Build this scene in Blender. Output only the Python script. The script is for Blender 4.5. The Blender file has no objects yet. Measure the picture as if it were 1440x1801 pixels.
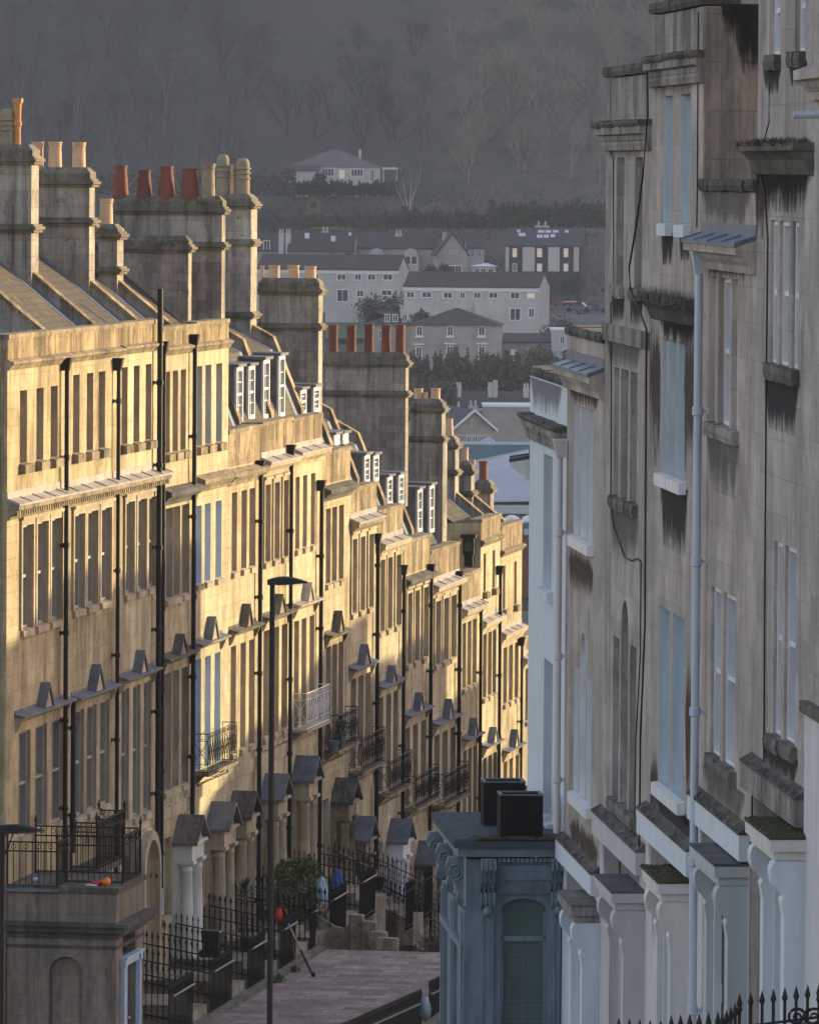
# light and air
SUN_AZ, SUN_EL, SUN_E, SKY_S, EXPOSURE = 60.0, 9.0, 2.5, .13, 1.62
SUN_COL = (1.0, .82, .47)
HAZE_D = .000115
HAZE_COL = (.74, .82, .95, 1)
# stepped shade blocks added across the road: (from, to, shadow height on the terrace)
SHADE_STEPS = [(-9, 3, -9.7), (3, 5, -9.2), (5, 9, -8.6), (9, 11.4, -10.3), (11.4, 14, -8.9), (14, 16, -10.6), (16, 20.5, -8.6), (20.5, 24.5, -15.5), (24.5, 27, -16.9), (27, 29, -13.5), (29, 31, -16.3), (31, 35.5, -13.5), (35.5, 37, -14.3), (37, 40, -12.2), (40, 41.5, -14.4), (41.5, 43.5, -11.8), (43.5, 45.5, -14.8), (45.5, 48, -13.2), (48, 49.5, -15.4), (49.5, 53, -13.0), (53, 54.5, -15.4), (54.5, 57, -13.6), (57, 59, -16.8), (59, 63, -15.0), (63, 67, -17.4), (67, 72, -18.8), (72, 84, -19.3)]
import bpy, math, random
from mathutils import Vector, Matrix
random.seed(7)
R = math.radians
scene = bpy.context.scene
COL = scene.collection
# ---------------------------------------------------------------- camera maths (metres; camera at the origin, looking along +Y)
F, CX, CY = 12000.0, 720.0, 900.5
PITCH = math.atan((CY - 300) / F)
ROLL = R(-0.4)
CAM = Matrix.Rotation(ROLL, 3, 'Y') @ Matrix.Rotation(math.pi / 2 - PITCH, 3, 'X')
def ray(px, py): return CAM @ Vector(((px - CX) / F, (CY - py) / F, -1.0))
def at(px, py, Y):
    r = ray(px, py); return r * (Y / r.y)
class Row:
    """A building line: x runs along it, y goes into the building, z is up."""
    def __init__(s, A, D):
        s.A = Vector((A[0], A[1], 0)); s.D = Vector((D[0], D[1], 0)).normalized()
        s.I = Vector((-s.D.y, s.D.x, 0)); s.ang = math.atan2(s.D.y, s.D.x)
    def hit(s, px, py, n=0.0):
        r = ray(px, py); A = s.A - s.I * n
        p = r * (A.dot(s.I) / r.dot(s.I))
        return (p - s.A).dot(s.D), p.z
    def hitu(s, px, py, u):
        r = ray(px, py); A = s.A + s.D * u
        p = r * (A.dot(s.D) / r.dot(s.D))
        return (p - s.A).dot(s.I), p.z
    def world(s, u, y, z): return s.A + s.D * u + s.I * y + Vector((0, 0, z))
    def local(s, p):
        d = Vector((p[0], p[1], 0)) - s.A
        return d.dot(s.D), d.dot(s.I)
W = Row((0, 0), (1, 0))
tl = (2700 - 720) / F
L = Row(((12 - 720) * 138 / F, 138.0), (tl, 1.0))
tr = (-150 - 720) / F
Rr = Row(((1180 - 720) * 88 / F, 88.0), (-tr, -1.0))
ORG = {}
def tag(o, label=None, cat=None, group=None, kind=None):
    if label: o['label'] = label
    if cat: o['category'] = cat
    if group: o['group'] = group
    if kind: o['kind'] = kind
    return o
def thing(name, label, cat, row=W, u=0.0, y=0.0, z=0.0, group=None):
    o = bpy.data.objects.new(name, None); COL.objects.link(o)
    o.empty_display_size = 0.3
    o.location = row.world(u, y, z); o.rotation_euler = (0, 0, row.ang)
    ORG[o.name] = (u, y, z)
    return tag(o, label, cat, group)
class MB:
    """Collects faces in row coordinates; build() links them as one mesh object."""
    def __init__(s): s.v = []; s.f = []; s.uv = {}
    def add(s, vs, fs):
        b = len(s.v); s.v += [tuple(p) for p in vs]
        s.f += [tuple(b + i for i in f) for f in fs]; return s
    def quad(s, a, b, c, d, uv=False):
        s.add([a, b, c, d], [(0, 1, 2, 3)])
        if uv: s.uv[len(s.f) - 1] = [(0, 0), (1, 0), (1, 1), (0, 1)]
        return s
    def box(s, x0, x1, y0, y1, z0, z1):
        v = [(x, y, z) for z in (z0, z1) for y in (y0, y1) for x in (x0, x1)]
        return s.add(v, [(0, 2, 3, 1), (4, 5, 7, 6), (0, 1, 5, 4), (2, 6, 7, 3), (0, 4, 6, 2), (1, 3, 7, 5)])
    def prism(s, prof, x0, x1):
        """profile [(y,z)...] swept along x"""
        n = len(prof)
        v = [(x0, y, z) for y, z in prof] + [(x1, y, z) for y, z in prof]
        f = [(i, (i + 1) % n, n + (i + 1) % n, n + i) for i in range(n)]
        return s.add(v, f + [tuple(range(n - 1, -1, -1)), tuple(range(n, 2 * n))])
    def prismy(s, prof, y0, y1):
        """profile [(x,z)...] swept along y"""
        n = len(prof)
        v = [(x, y0, z) for x, z in prof] + [(x, y1, z) for x, z in prof]
        f = [(i, n + i, n + (i + 1) % n, (i + 1) % n) for i in range(n)]
        return s.add(v, f + [tuple(range(n)), tuple(range(2 * n - 1, n - 1, -1))])
    def lathe(s, c, prof, n=12, cap=True):
        v = []; f = []
        for r, z in prof:
            for k in range(n):
                a = 2 * math.pi * k / n
                v.append((c[0] + r * math.cos(a), c[1] + r * math.sin(a), c[2] + z))
        m = len(prof)
        for i in range(m - 1):
            for k in range(n):
                k2 = (k + 1) % n
                f.append((i * n + k, i * n + k2, (i + 1) * n + k2, (i + 1) * n + k))
        if cap:
            f.append(tuple(range(n - 1, -1, -1))); f.append(tuple((m - 1) * n + k for k in range(n)))
        return s.add(v, f)
    def tube(s, pts, r, n=6, r1=None):
        pts = [Vector(p) for p in pts]; m = len(pts); v = []; f = []
        r1 = r if r1 is None else r1
        for i, p in enumerate(pts):
            t = (pts[min(i + 1, m - 1)] - pts[max(i - 1, 0)])
            t = t.normalized() if t.length > 1e-9 else Vector((0, 0, 1))
            a = t.cross(Vector((0, 0, 1))) if abs(t.z) < .9 else t.cross(Vector((1, 0, 0)))
            a.normalize(); b = t.cross(a)
            rr = r + (r1 - r) * i / max(1, m - 1)
            for k in range(n):
                w = 2 * math.pi * k / n
                v.append(p + a * (rr * math.cos(w)) + b * (rr * math.sin(w)))
        for i in range(m - 1):
            for k in range(n):
                k2 = (k + 1) % n
                f.append((i * n + k, i * n + k2, (i + 1) * n + k2, (i + 1) * n + k))
        f.append(tuple(range(n - 1, -1, -1))); f.append(tuple((m - 1) * n + k for k in range(n)))
        return s.add(v, f)
    def build(s, name, mat, parent=None, smooth=False, row=W):
        me = bpy.data.meshes.new(name)
        root = parent
        while root is not None and root.parent is not None: root = root.parent
        ox, oy, oz = ORG[root.name] if root is not None else (0, 0, 0)
        me.from_pydata([(x - ox, y - oy, z - oz) for x, y, z in s.v], [], s.f)
        if s.uv:
            uvl = me.uv_layers.new(name='uv')
            for pi, uvs in s.uv.items():
                for li, t in zip(me.polygons[pi].loop_indices, uvs): uvl.data[li].uv = t
        me.materials.append(mat)
        if smooth:
            for p in me.polygons: p.use_smooth = True
        me.update()
        o = bpy.data.objects.new(name, me); COL.objects.link(o)
        if parent is not None: o.parent = parent
        else:
            o.location = row.A; o.rotation_euler = (0, 0, row.ang)
        return o
def smooth_angle(o, deg=40):
    me = o.data
    for p in me.polygons: p.use_smooth = True
    try: me.set_sharp_from_angle(angle=R(deg))
    except Exception: pass
    return o
# ---------------------------------------------------------------- materials
def new_mat(name):
    m = bpy.data.materials.new(name); m.use_nodes = True
    nt = m.node_tree; b = nt.nodes['Principled BSDF']
    return m, nt, b
def N(nt, t, **kw):
    n = nt.nodes.new(t)
    for k, v in kw.items():
        if k in n.inputs: n.inputs[k].default_value = v
        else: setattr(n, k, v)
    return n
def c4(c): return (c[0], c[1], c[2], 1)
def ramp(nt, fac, stops):
    r = nt.nodes.new('ShaderNodeValToRGB'); e = r.color_ramp.elements
    e[0].position, e[0].color = stops[0][0], c4(stops[0][1])
    e[1].position, e[1].color = stops[-1][0], c4(stops[-1][1])
    for p, c in stops[1:-1]:
        k = e.new(p); k.color = c4(c)
    nt.links.new(fac, r.inputs['Fac']); return r.outputs['Color']
def mixc(nt, fac, a, b, mode='MIX'):
    m = nt.nodes.new('ShaderNodeMix'); m.data_type = 'RGBA'; m.blend_type = mode
    for sock, val in ((m.inputs['Factor'], fac), (m.inputs['A'], a), (m.inputs['B'], b)):
        if hasattr(val, 'is_output'): nt.links.new(val, sock)
        elif isinstance(val, (int, float)): sock.default_value = val
        else: sock.default_value = c4(val)
    return m.outputs['Result']
def noise(nt, vec, scale, detail=4, rough=.55):
    n = N(nt, 'ShaderNodeTexNoise'); n.inputs['Scale'].default_value = scale
    n.inputs['Detail'].default_value = detail; n.inputs['Roughness'].default_value = rough
    if vec is not None: nt.links.new(vec, n.inputs['Vector'])
    return n.outputs['Fac']
def mapped(nt, vec, scale, loc=(0, 0, 0)):
    m = N(nt, 'ShaderNodeMapping'); m.inputs['Scale'].default_value = scale; m.inputs['Location'].default_value = loc
    nt.links.new(vec, m.inputs['Vector']); return m.outputs['Vector']
def objvec(nt): return N(nt, 'ShaderNodeTexCoord').outputs['Object']
def world_vec(nt): return N(nt, 'ShaderNodeNewGeometry').outputs['Position']
def facade_vec(nt, vec):
    s = N(nt, 'ShaderNodeSeparateXYZ'); nt.links.new(vec, s.inputs[0])
    a = N(nt, 'ShaderNodeMath', operation='ADD'); nt.links.new(s.outputs[0], a.inputs[0]); nt.links.new(s.outputs[1], a.inputs[1])
    c = N(nt, 'ShaderNodeCombineXYZ'); nt.links.new(a.outputs[0], c.inputs[0]); nt.links.new(s.outputs[2], c.inputs[1])
    return c.outputs[0]
def bump(nt, b, h, strength=.3, dist=.02):
    n = N(nt, 'ShaderNodeBump'); n.inputs['Strength'].default_value = strength; n.inputs['Distance'].default_value = dist
    nt.links.new(h, n.inputs['Height']); nt.links.new(n.outputs[0], b.inputs['Normal'])
def stone(name, ca, cb, dirt=(.07, .06, .05), joint=.6, streak=.5, bw=.85, bh=.34, moss=0.0, blotch=.5, lo=0.0):
    m, nt, b = new_mat(name); v = objvec(nt); fv = facade_vec(nt, v)
    br = N(nt, 'ShaderNodeTexBrick'); nt.links.new(fv, br.inputs['Vector'])
    br.inputs['Scale'].default_value = 1; br.inputs['Brick Width'].default_value = bw; br.inputs['Row Height'].default_value = bh
    br.inputs['Mortar Size'].default_value = .008; br.inputs['Mortar Smooth'].default_value = .3; br.inputs['Bias'].default_value = 0
    br.inputs['Color1'].default_value = c4(ca); br.inputs['Color2'].default_value = c4(cb)
    br.inputs['Mortar'].default_value = c4([x * (1 - joint) + y * joint for x, y in zip(ca, dirt)])
    wv = world_vec(nt)
    big = noise(nt, wv, .9, 5)
    col = mixc(nt, ramp(nt, big, [(.35, (0, 0, 0)), (.7, (blotch,) * 3)]), br.outputs['Color'], [x * .62 + d * .1 for x, d in zip(cb, dirt)])
    st = noise(nt, mapped(nt, wv, (5.5, 1.5, .16)), 1, 7, .75)
    col = mixc(nt, ramp(nt, st, [(.45 + lo, (0, 0, 0)), (.64 + lo, (min(1, streak),) * 3)]), col, dirt)
    pat = noise(nt, mapped(nt, wv, (2.6, .7, .9), (3, 1, 7)), 1, 8, .78)
    col = mixc(nt, ramp(nt, pat, [(.49, (0, 0, 0)), (.70, (streak * .85,) * 3)]), col, dirt)
    pal = noise(nt, mapped(nt, wv, (2.5, .8, .7), (13, 4, 2)), 1, 7, .75)
    col = mixc(nt, ramp(nt, pal, [(.50, (0, 0, 0)), (.68, (.5,) * 3)]), col, [min(.75, x * 1.35 + .03) for x in ca])
    if moss:
        mo = noise(nt, mapped(nt, wv, (2.5, 2.5, 3.5)), 1.3, 6, .7)
        col = mixc(nt, ramp(nt, mo, [(.62 - .25 * moss, (0, 0, 0)), (.75 - .2 * moss, (1, 1, 1))]), col, (.05, .055, .015))
    nt.links.new(col, b.inputs['Base Color']); b.inputs['Roughness'].default_value = .92
    fine = noise(nt, wv, 14, 5, .7)
    h = N(nt, 'ShaderNodeMath', operation='ADD'); nt.links.new(fine, h.inputs[0]); nt.links.new(br.outputs['Fac'], h.inputs[1])
    h2 = N(nt, 'ShaderNodeMath', operation='SUBTRACT'); nt.links.new(fine, h2.inputs[0]); nt.links.new(br.outputs['Fac'], h2.inputs[1])
    bump(nt, b, h2.outputs[0], .5, .012)
    return m
def plain(name, ca, cb=None, rough=.6, scale=3.0, stretch=(1, 1, 1), metal=0.0, bmp=.1, lo=.35, hi=.7, spec=None):
    m, nt, b = new_mat(name); wv = world_vec(nt)
    cb = cb or [x * .6 for x in ca]
    n = noise(nt, mapped(nt, wv, stretch), scale, 5, .6)
    nt.links.new(ramp(nt, n, [(lo, ca), (hi, cb)]), b.inputs['Base Color'])
    b.inputs['Roughness'].default_value = rough; b.inputs['Metallic'].default_value = metal
    if spec is not None: b.inputs['Specular IOR Level'].default_value = spec
    if bmp: bump(nt, b, n, bmp, .02)
    return m
def tiles(name, ca, cb, bw, bh, axis='z', moss=0.0, rough=.85, joint=(.03, .03, .03), k=1.3, mcol=(.07, .075, .02)):
    m, nt, b = new_mat(name); v = objvec(nt)
    s = N(nt, 'ShaderNodeSeparateXYZ'); nt.links.new(v, s.inputs[0])
    c = N(nt, 'ShaderNodeCombineXYZ'); nt.links.new(s.outputs[0], c.inputs[0])
    if axis == 'z':
        q = N(nt, 'ShaderNodeMath', operation='MULTIPLY'); q.inputs[1].default_value = k; nt.links.new(s.outputs[2], q.inputs[0]); nt.links.new(q.outputs[0], c.inputs[1])
    else: nt.links.new(s.outputs[1], c.inputs[0]); nt.links.new(s.outputs[0], c.inputs[1])
    br = N(nt, 'ShaderNodeTexBrick'); nt.links.new(c.outputs[0], br.inputs['Vector'])
    br.inputs['Scale'].default_value = 1; br.inputs['Brick Width'].default_value = bw; br.inputs['Row Height'].default_value = bh
    br.inputs['Mortar Size'].default_value = .012; br.inputs['Mortar Smooth'].default_value = .2; br.inputs['Bias'].default_value = 0
    br.inputs['Color1'].default_value = c4(ca); br.inputs['Color2'].default_value = c4(cb); br.inputs['Mortar'].default_value = c4(joint)
    wv = world_vec(nt); col = br.outputs['Color']
    n = noise(nt, wv, 1.3, 5)
    col = mixc(nt, ramp(nt, n, [(.35, (0, 0, 0)), (.75, (.6, .6, .6))]), col, [x * .5 for x in cb])
    if moss:
        mo = noise(nt, mapped(nt, wv, (1, 1, 1), (5, 5, 5)), 2.2, 6, .7)
        col = mixc(nt, ramp(nt, mo, [(.65 - .25 * moss, (0, 0, 0)), (.78 - .2 * moss, (.9, .9, .9))]), col, mcol)
    if axis == 'y':
        d = noise(nt, mapped(nt, wv, (1.6, .55, 1)), 1, 6, .75)
        col = mixc(nt, ramp(nt, d, [(.42, (0, 0, 0)), (.68, (.75, .75, .75))]), col, (.075, .06, .055))
        d2 = noise(nt, mapped(nt, wv, (5, 2, 1), (4, 4, 4)), 1, 4, .7)
        col = mixc(nt, ramp(nt, d2, [(.56, (0, 0, 0)), (.72, (.5, .5, .5))]), col, (.42, .36, .34))
    nt.links.new(col, b.inputs['Base Color']); b.inputs['Roughness'].default_value = rough
    h = N(nt, 'ShaderNodeMath', operation='SUBTRACT'); nt.links.new(noise(nt, wv, 9, 4), h.inputs[0]); nt.links.new(br.outputs['Fac'], h.inputs[1])
    bump(nt, b, h.outputs[0], .8, .03)
    return m
def emit(name, c, s):
    m, nt, b = new_mat(name); b.inputs['Base Color'].default_value = c4(c)
    b.inputs['Emission Color'].default_value = c4(c); b.inputs['Emission Strength'].default_value = s
    return m
def stain_mat(name, col, both=False, top=.97):
    m, nt, b = new_mat(name)
    uv = N(nt, 'ShaderNodeUVMap'); s = N(nt, 'ShaderNodeSeparateXYZ'); nt.links.new(uv.outputs[0], s.inputs[0])
    wv = world_vec(nt)
    st = noise(nt, mapped(nt, wv, (11, 10, .7)), 1, 6, .75)
    f2 = noise(nt, mapped(nt, wv, (3, 2, 1.5)), 1, 6, .75)
    a = N(nt, 'ShaderNodeMath', operation='MULTIPLY_ADD'); nt.links.new(st, a.inputs[0]); a.inputs[1].default_value = 1.9; nt.links.new(s.outputs[1], a.inputs[2])
    a2 = N(nt, 'ShaderNodeMath', operation='MULTIPLY_ADD'); nt.links.new(f2, a2.inputs[0]); a2.inputs[1].default_value = 1.1; nt.links.new(a.outputs[0], a2.inputs[2])
    # soft sides
    e = N(nt, 'ShaderNodeMath', operation='PINGPONG'); nt.links.new(s.outputs[0], e.inputs[0]); e.inputs[1].default_value = .5
    e2 = N(nt, 'ShaderNodeMapRange'); nt.links.new(e.outputs[0], e2.inputs[0]); e2.inputs[1].default_value = 0; e2.inputs[2].default_value = .14; e2.inputs[3].default_value = -.85; e2.inputs[4].default_value = 0
    a3 = N(nt, 'ShaderNodeMath', operation='ADD'); nt.links.new(a2.outputs[0], a3.inputs[0]); nt.links.new(e2.outputs[0], a3.inputs[1])
    if both:
        tf = N(nt, 'ShaderNodeMapRange'); nt.links.new(s.outputs[1], tf.inputs[0]); tf.inputs[1].default_value = .6; tf.inputs[2].default_value = 1; tf.inputs[3].default_value = 0; tf.inputs[4].default_value = -1.2
        a4 = N(nt, 'ShaderNodeMath', operation='ADD'); nt.links.new(a3.outputs[0], a4.inputs[0]); nt.links.new(tf.outputs[0], a4.inputs[1]); a3 = a4
    mr = N(nt, 'ShaderNodeMapRange'); nt.links.new(a3.outputs[0], mr.inputs[0]); mr.inputs[1].default_value = 1.5; mr.inputs[2].default_value = 2.0; mr.inputs[3].default_value = 0; mr.inputs[4].default_value = top
    nt.links.new(mr.outputs[0], b.inputs['Alpha'])
    b.inputs['Base Color'].default_value = c4(col); b.inputs['Roughness'].default_value = .95
    return m
M = {}
M['gold'] = stone('bath_stone', (.53, .44, .275), (.44, .355, .215), (.165, .12, .065), .5, .85, blotch=.4)
M['gold2'] = stone('bath_stone_pale', (.57, .48, .31), (.48, .395, .25), (.20, .15, .085), .5, .75, blotch=.35)
M['gold3'] = stone('bath_stone_weathered', (.48, .385, .23), (.385, .305, .175), (.14, .10, .05), .5, .95)
M['parapet'] = stone('weathered_parapet_stone', (.46, .36, .21), (.34, .25, .135), (.085, .055, .028), .3, 1.0, moss=.14, lo=-.06)
M['corn'] = stone('cornice_stone', (.36, .28, .18), (.27, .21, .13), (.04, .032, .022), .4, .85, moss=.35)
M['corn_clean'] = stone('moulded_stone', (.5, .41, .28), (.42, .335, .225), (.1, .08, .05), .2, .5)
M['chim'] = stone('chimney_stone', (.41, .365, .30), (.30, .265, .225), (.06, .054, .047), .5, .75, bw=.8, bh=.36, moss=.12)
M['chim_rubble'] = stone('chimney_rubble', (.35, .30, .26), (.20, .17, .15), (.06, .05, .045), .6, .5, bw=.42, bh=.22)
M['chim_cap'] = stone('mossy_cap_stone', (.20, .175, .14), (.145, .125, .10), (.035, .03, .025), .3, .7, moss=.42)
M['mossy'] = stone('mossy_slab', (.14, .125, .105), (.085, .075, .062), (.02, .02, .018), .3, .9, moss=.35)
M['porchstone'] = stone('dark_porch_stone', (.235, .19, .145), (.185, .15, .115), (.04, .034, .028), .5, .6, bw=1.0, bh=.42)
M['stepstone'] = stone('mossy_step_stone', (.34, .29, .21), (.25, .21, .15), (.07, .06, .04), .4, .7, moss=.3)
M['tan'] = stone('shaded_bath_stone', (.48, .41, .35), (.385, .325, .28), (.15, .118, .092), .3, .58, bw=1.15, bh=.42)
M['tan2'] = stone('shaded_bath_stone_grey', (.47, .41, .365), (.37, .325, .29), (.125, .106, .088), .3, .62, bw=1.15, bh=.42)
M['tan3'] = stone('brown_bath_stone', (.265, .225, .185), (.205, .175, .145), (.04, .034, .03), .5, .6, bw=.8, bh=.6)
M['streaked'] = stone('rain_streaked_stone', (.34, .31, .275), (.28, .25, .22), (.045, .042, .04), .3, .95)
M['blackstone'] = stone('soot_blackened_stone', (.10, .09, .08), (.06, .055, .05), (.015, .015, .015), .3, .8, moss=.15)
M['tile'] = tiles('concrete_roof_tile', (.085, .066, .048), (.058, .046, .034), .3, .17, moss=.5, mcol=(.12, .115, .035))
M['tile2'] = tiles('brown_roof_tile', (.085, .063, .052), (.06, .046, .039), .3, .17, moss=.15)
M['slate'] = tiles('roof_slate', (.085, .085, .09), (.06, .06, .065), .3, .22, moss=.1)
M['lead'] = plain('lead_sheet', (.17, .175, .20), (.09, .095, .115), .6, 2.2, (1, 1, 1), .15, spec=.3)
M['lead_pale'] = plain('pale_lead_sheet', (.40, .36, .33), (.24, .21, .19), .7, 2.2, spec=.25)
M['lead_blue'] = plain('blue_grey_lead', (.13, .165, .225), (.08, .10, .14), .5, 2.0)
M['black'] = plain('black_gloss_paint', (.008, .007, .007), (.014, .012, .012), .5, 6, spec=.25)
M['iron'] = plain('black_ironwork', (.007, .007, .008), (.013, .012, .011), .6, 10, spec=.25)
M['white'] = plain('white_gloss_paint', (.78, .78, .78), (.62, .62, .62), .4, 3, (1, 1, .4))
M['offwhite'] = plain('cream_paint', (.66, .64, .58), (.52, .50, .45), .6, 2, (2, 2, .4))
M['whitewall'] = plain('white_masonry_paint', (.62, .66, .68), (.52, .56, .58), .8, 2.0, (2.5, 2.5, .5))
M['palewall'] = plain('pale_masonry_paint', (.60, .58, .57), (.50, .48, .47), .8, 1.6, (2.5, 2.5, .4))
M['pinkwall'] = plain('pinkish_masonry_paint', (.51, .475, .465), (.43, .40, .395), .8, 1.6, (2.5, 2.5, .4))
M['greenwall'] = plain('grey_green_masonry_paint', (.45, .48, .46), (.38, .40, .385), .8, 1.6, (2.5, 2.5, .4))
M['paleblue'] = plain('pale_blue_paint', (.52, .60, .64), (.42, .50, .54), .6, 3, (3, 3, .5))
M['bluegrey'] = plain('blue_grey_paint', (.42, .52, .66), (.34, .43, .56), .6, 3, (3, 3, .5))
M['stonejamb'] = plain('shaded_stone_reveal', (.40, .315, .215), (.25, .195, .135), .9, 2.5, (2, 2, .7))  # darker than the wall: shade inside the openings put into the stone colour
M['sash'] = plain('weathered_sash_paint', (.36, .34, .31), (.26, .245, .225), .6, 3)
M['greyjamb'] = plain('grey_painted_reveal', (.40, .41, .42), (.32, .33, .34), .7, 3, (3, 3, .5))
M['pipe_grey'] = plain('grey_painted_pipe', (.50, .54, .60), (.42, .46, .52), .5, 3, (4, 4, .4))
M['baypaint'] = plain('slate_blue_paint', (.175, .22, .262), (.10, .13, .158), .55, 2.6, (2.5, 2.5, .6))
M['bay_door'] = plain('powder_blue_paint', (.42, .54, .68), (.36, .46, .58), .5, 2)
M['glass'] = plain('window_glass', (.018, .022, .026), (.03, .035, .04), .06, .8, bmp=0, spec=.6)
M['glass_green'] = plain('green_tinted_glass', (.06, .10, .09), (.085, .125, .11), .25, .7, bmp=0)
M['glass_far'] = plain('distant_window_glass', (.03, .035, .045), (.06, .065, .075), .15, .3, bmp=0)
M['buff'] = plain('buff_clay_pot', (.60, .40, .25), (.46, .30, .18), .85, 5, (1, 1, .5))
M['orange'] = plain('orange_clay_pot', (.55, .27, .10), (.42, .19, .07), .85, 5)
M['red'] = plain('red_clay_pot', (.20, .06, .036), (.11, .036, .026), .8, 5, (1, 1, .5))
M['darkred'] = plain('dark_red_clay_pot', (.15, .04, .032), (.09, .03, .028), .8, 5)
M['stonepot'] = plain('grey_clay_pot', (.30, .25, .17), (.18, .155, .11), .9, 5)
M['soot'] = stain_mat('soot_stain', (.008, .007, .008))
M['rust'] = stain_mat('brown_run_stain', (.055, .03, .014), True)
M['grime'] = stain_mat('grey_run_stain', (.06, .054, .048), False, .5)
M['leaf'] = plain('evergreen_leaf', (.055, .085, .02), (.11, .12, .03), .55, 2.5)
M['palm_leaf'] = plain('palm_leaf', (.03, .06, .03), (.06, .085, .04), .5, 3)
M['twig'] = plain('dry_twig', (.16, .12, .085), (.10, .075, .055), .9, 4)
M['moss'] = plain('moss', (.035, .04, .012), (.065, .055, .022), .95, 5)
M['weed'] = plain('pavement_weed', (.07, .12, .025), (.11, .15, .04), .7, 5)
# ---------------------------------------------------------------- building parts
def wall_holes(mb, u0, u1, z0, z1, holes, y=0.0, depth=.25):
    """front face of a wall with real openings; hole = (a,b,c,d,arch)"""
    xs = sorted({u0, u1, *[min(max(h[0], u0), u1) for h in holes], *[min(max(h[1], u0), u1) for h in holes]})
    zs = sorted({z0, z1, *[min(max(h[2], z0), z1) for h in holes], *[min(max(h[3], z0), z1) for h in holes]})
    for i in range(len(xs) - 1):
        for j in range(len(zs) - 1):
            cx, cz = (xs[i] + xs[i + 1]) / 2, (zs[j] + zs[j + 1]) / 2
            if any(h[0] < cx < h[1] and h[2] < cz < h[3] for h in holes): continue
            mb.quad((xs[i], y, zs[j]), (xs[i + 1], y, zs[j]), (xs[i + 1], y, zs[j + 1]), (xs[i], y, zs[j + 1]))
    for h in holes:
        reveal(mb, h, y, y + depth)
        if h[4]:
            for (p, q) in zip(arch_pts(h)[:-1], arch_pts(h)[1:]):
                mb.quad((p[0], y, p[1]), (q[0], y, q[1]), (q[0], y, h[3]), (p[0], y, h[3]))
def arch_pts(h, n=10):
    a, b, c, d = h[:4]; r = (b - a) / 2; m = (a + b) / 2
    rz = min(r, (d - c) * .6) * (h[4] if isinstance(h[4], float) else 1)
    return [(m - r * math.cos(math.pi * k / n), d - rz + rz * math.sin(math.pi * k / n)) for k in range(n + 1)]
def reveal(mb, h, y0, y1, inset=0.0):
    a, b, c, d = h[0] + inset, h[1] - inset, h[2] + inset, h[3] - inset
    if h[4]:
        pts = [(a, c)] + arch_pts((a, b, c, d, h[4])) + [(b, c)]
    else: pts = [(a, c), (a, d), (b, d), (b, c)]
    for p, q in zip(pts, pts[1:] + pts[:1]):
        mb.quad((p[0], y0, p[1]), (p[0], y1, p[1]), (q[0], y1, q[1]), (q[0], y0, q[1]))
def window(parent, h, depth=.2, frame=None, jamb=None, glass=None, sill=None, bars=1, sillproj=.13, sillh=.14, silldx=.07, fw=.07, box=.03):
    """a sash window in opening h: frame mesh with its pane, sill and painted reveal below it"""
    a, b, c, d = h[:4]; frame = frame or M['white']; glass = glass or M['glass']
    mb = MB(); y0, y1 = depth - .05, depth + box
    mb.box(a + .004, a + fw, y0, y1, c + .004, d - .004); mb.box(b - fw, b - .004, y0, y1, c + .004, d - .004)
    mb.box(a + fw, b - fw, y0, y1, d - fw, d - .004); mb.box(a + fw, b - fw, y0, y1, c + .004, c + fw)
    mz = (c + d) / 2
    mb.box(a + fw, b - fw, y0 + .02, y1 - .003, mz - .03, mz + .03)
    for k in range(1, bars + 1):
        x = a + fw + (b - a - 2 * fw) * k / (bars + 1)
        mb.box(x - .012, x + .012, y0 + .03, y1 - .006, c + fw, mz - .03); mb.box(x - .012, x + .012, y0 + .03, y1 - .006, mz + .03, d - fw)
    w = mb.build('window', frame, parent)
    yg = depth + box + .005
    g = MB(); g.quad((a, yg, c), (b, yg, c), (b, yg, d), (a, yg, d)); g.build('pane', glass, w)
    if jamb:
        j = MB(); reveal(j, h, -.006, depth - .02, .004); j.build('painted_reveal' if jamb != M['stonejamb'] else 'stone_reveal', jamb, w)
    if sill:
        s = MB(); s.prism([(.06, c - sillh), (.06, c + .006), (-sillproj, c - .025), (-sillproj, c - sillh)], a - silldx, b + silldx)
        s.build('sill', sill, w)
    return w
def stain(parent, a, b, z0, z1, mat='soot', y=-.005):
    """a run of dirt lying on the wall, densest at its top"""
    s = MB(); s.quad((a, y, z0), (b, y, z0), (b, y, z1), (a, y, z1), uv=True)
    return s.build('soot_stain', M[mat], parent)
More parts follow.
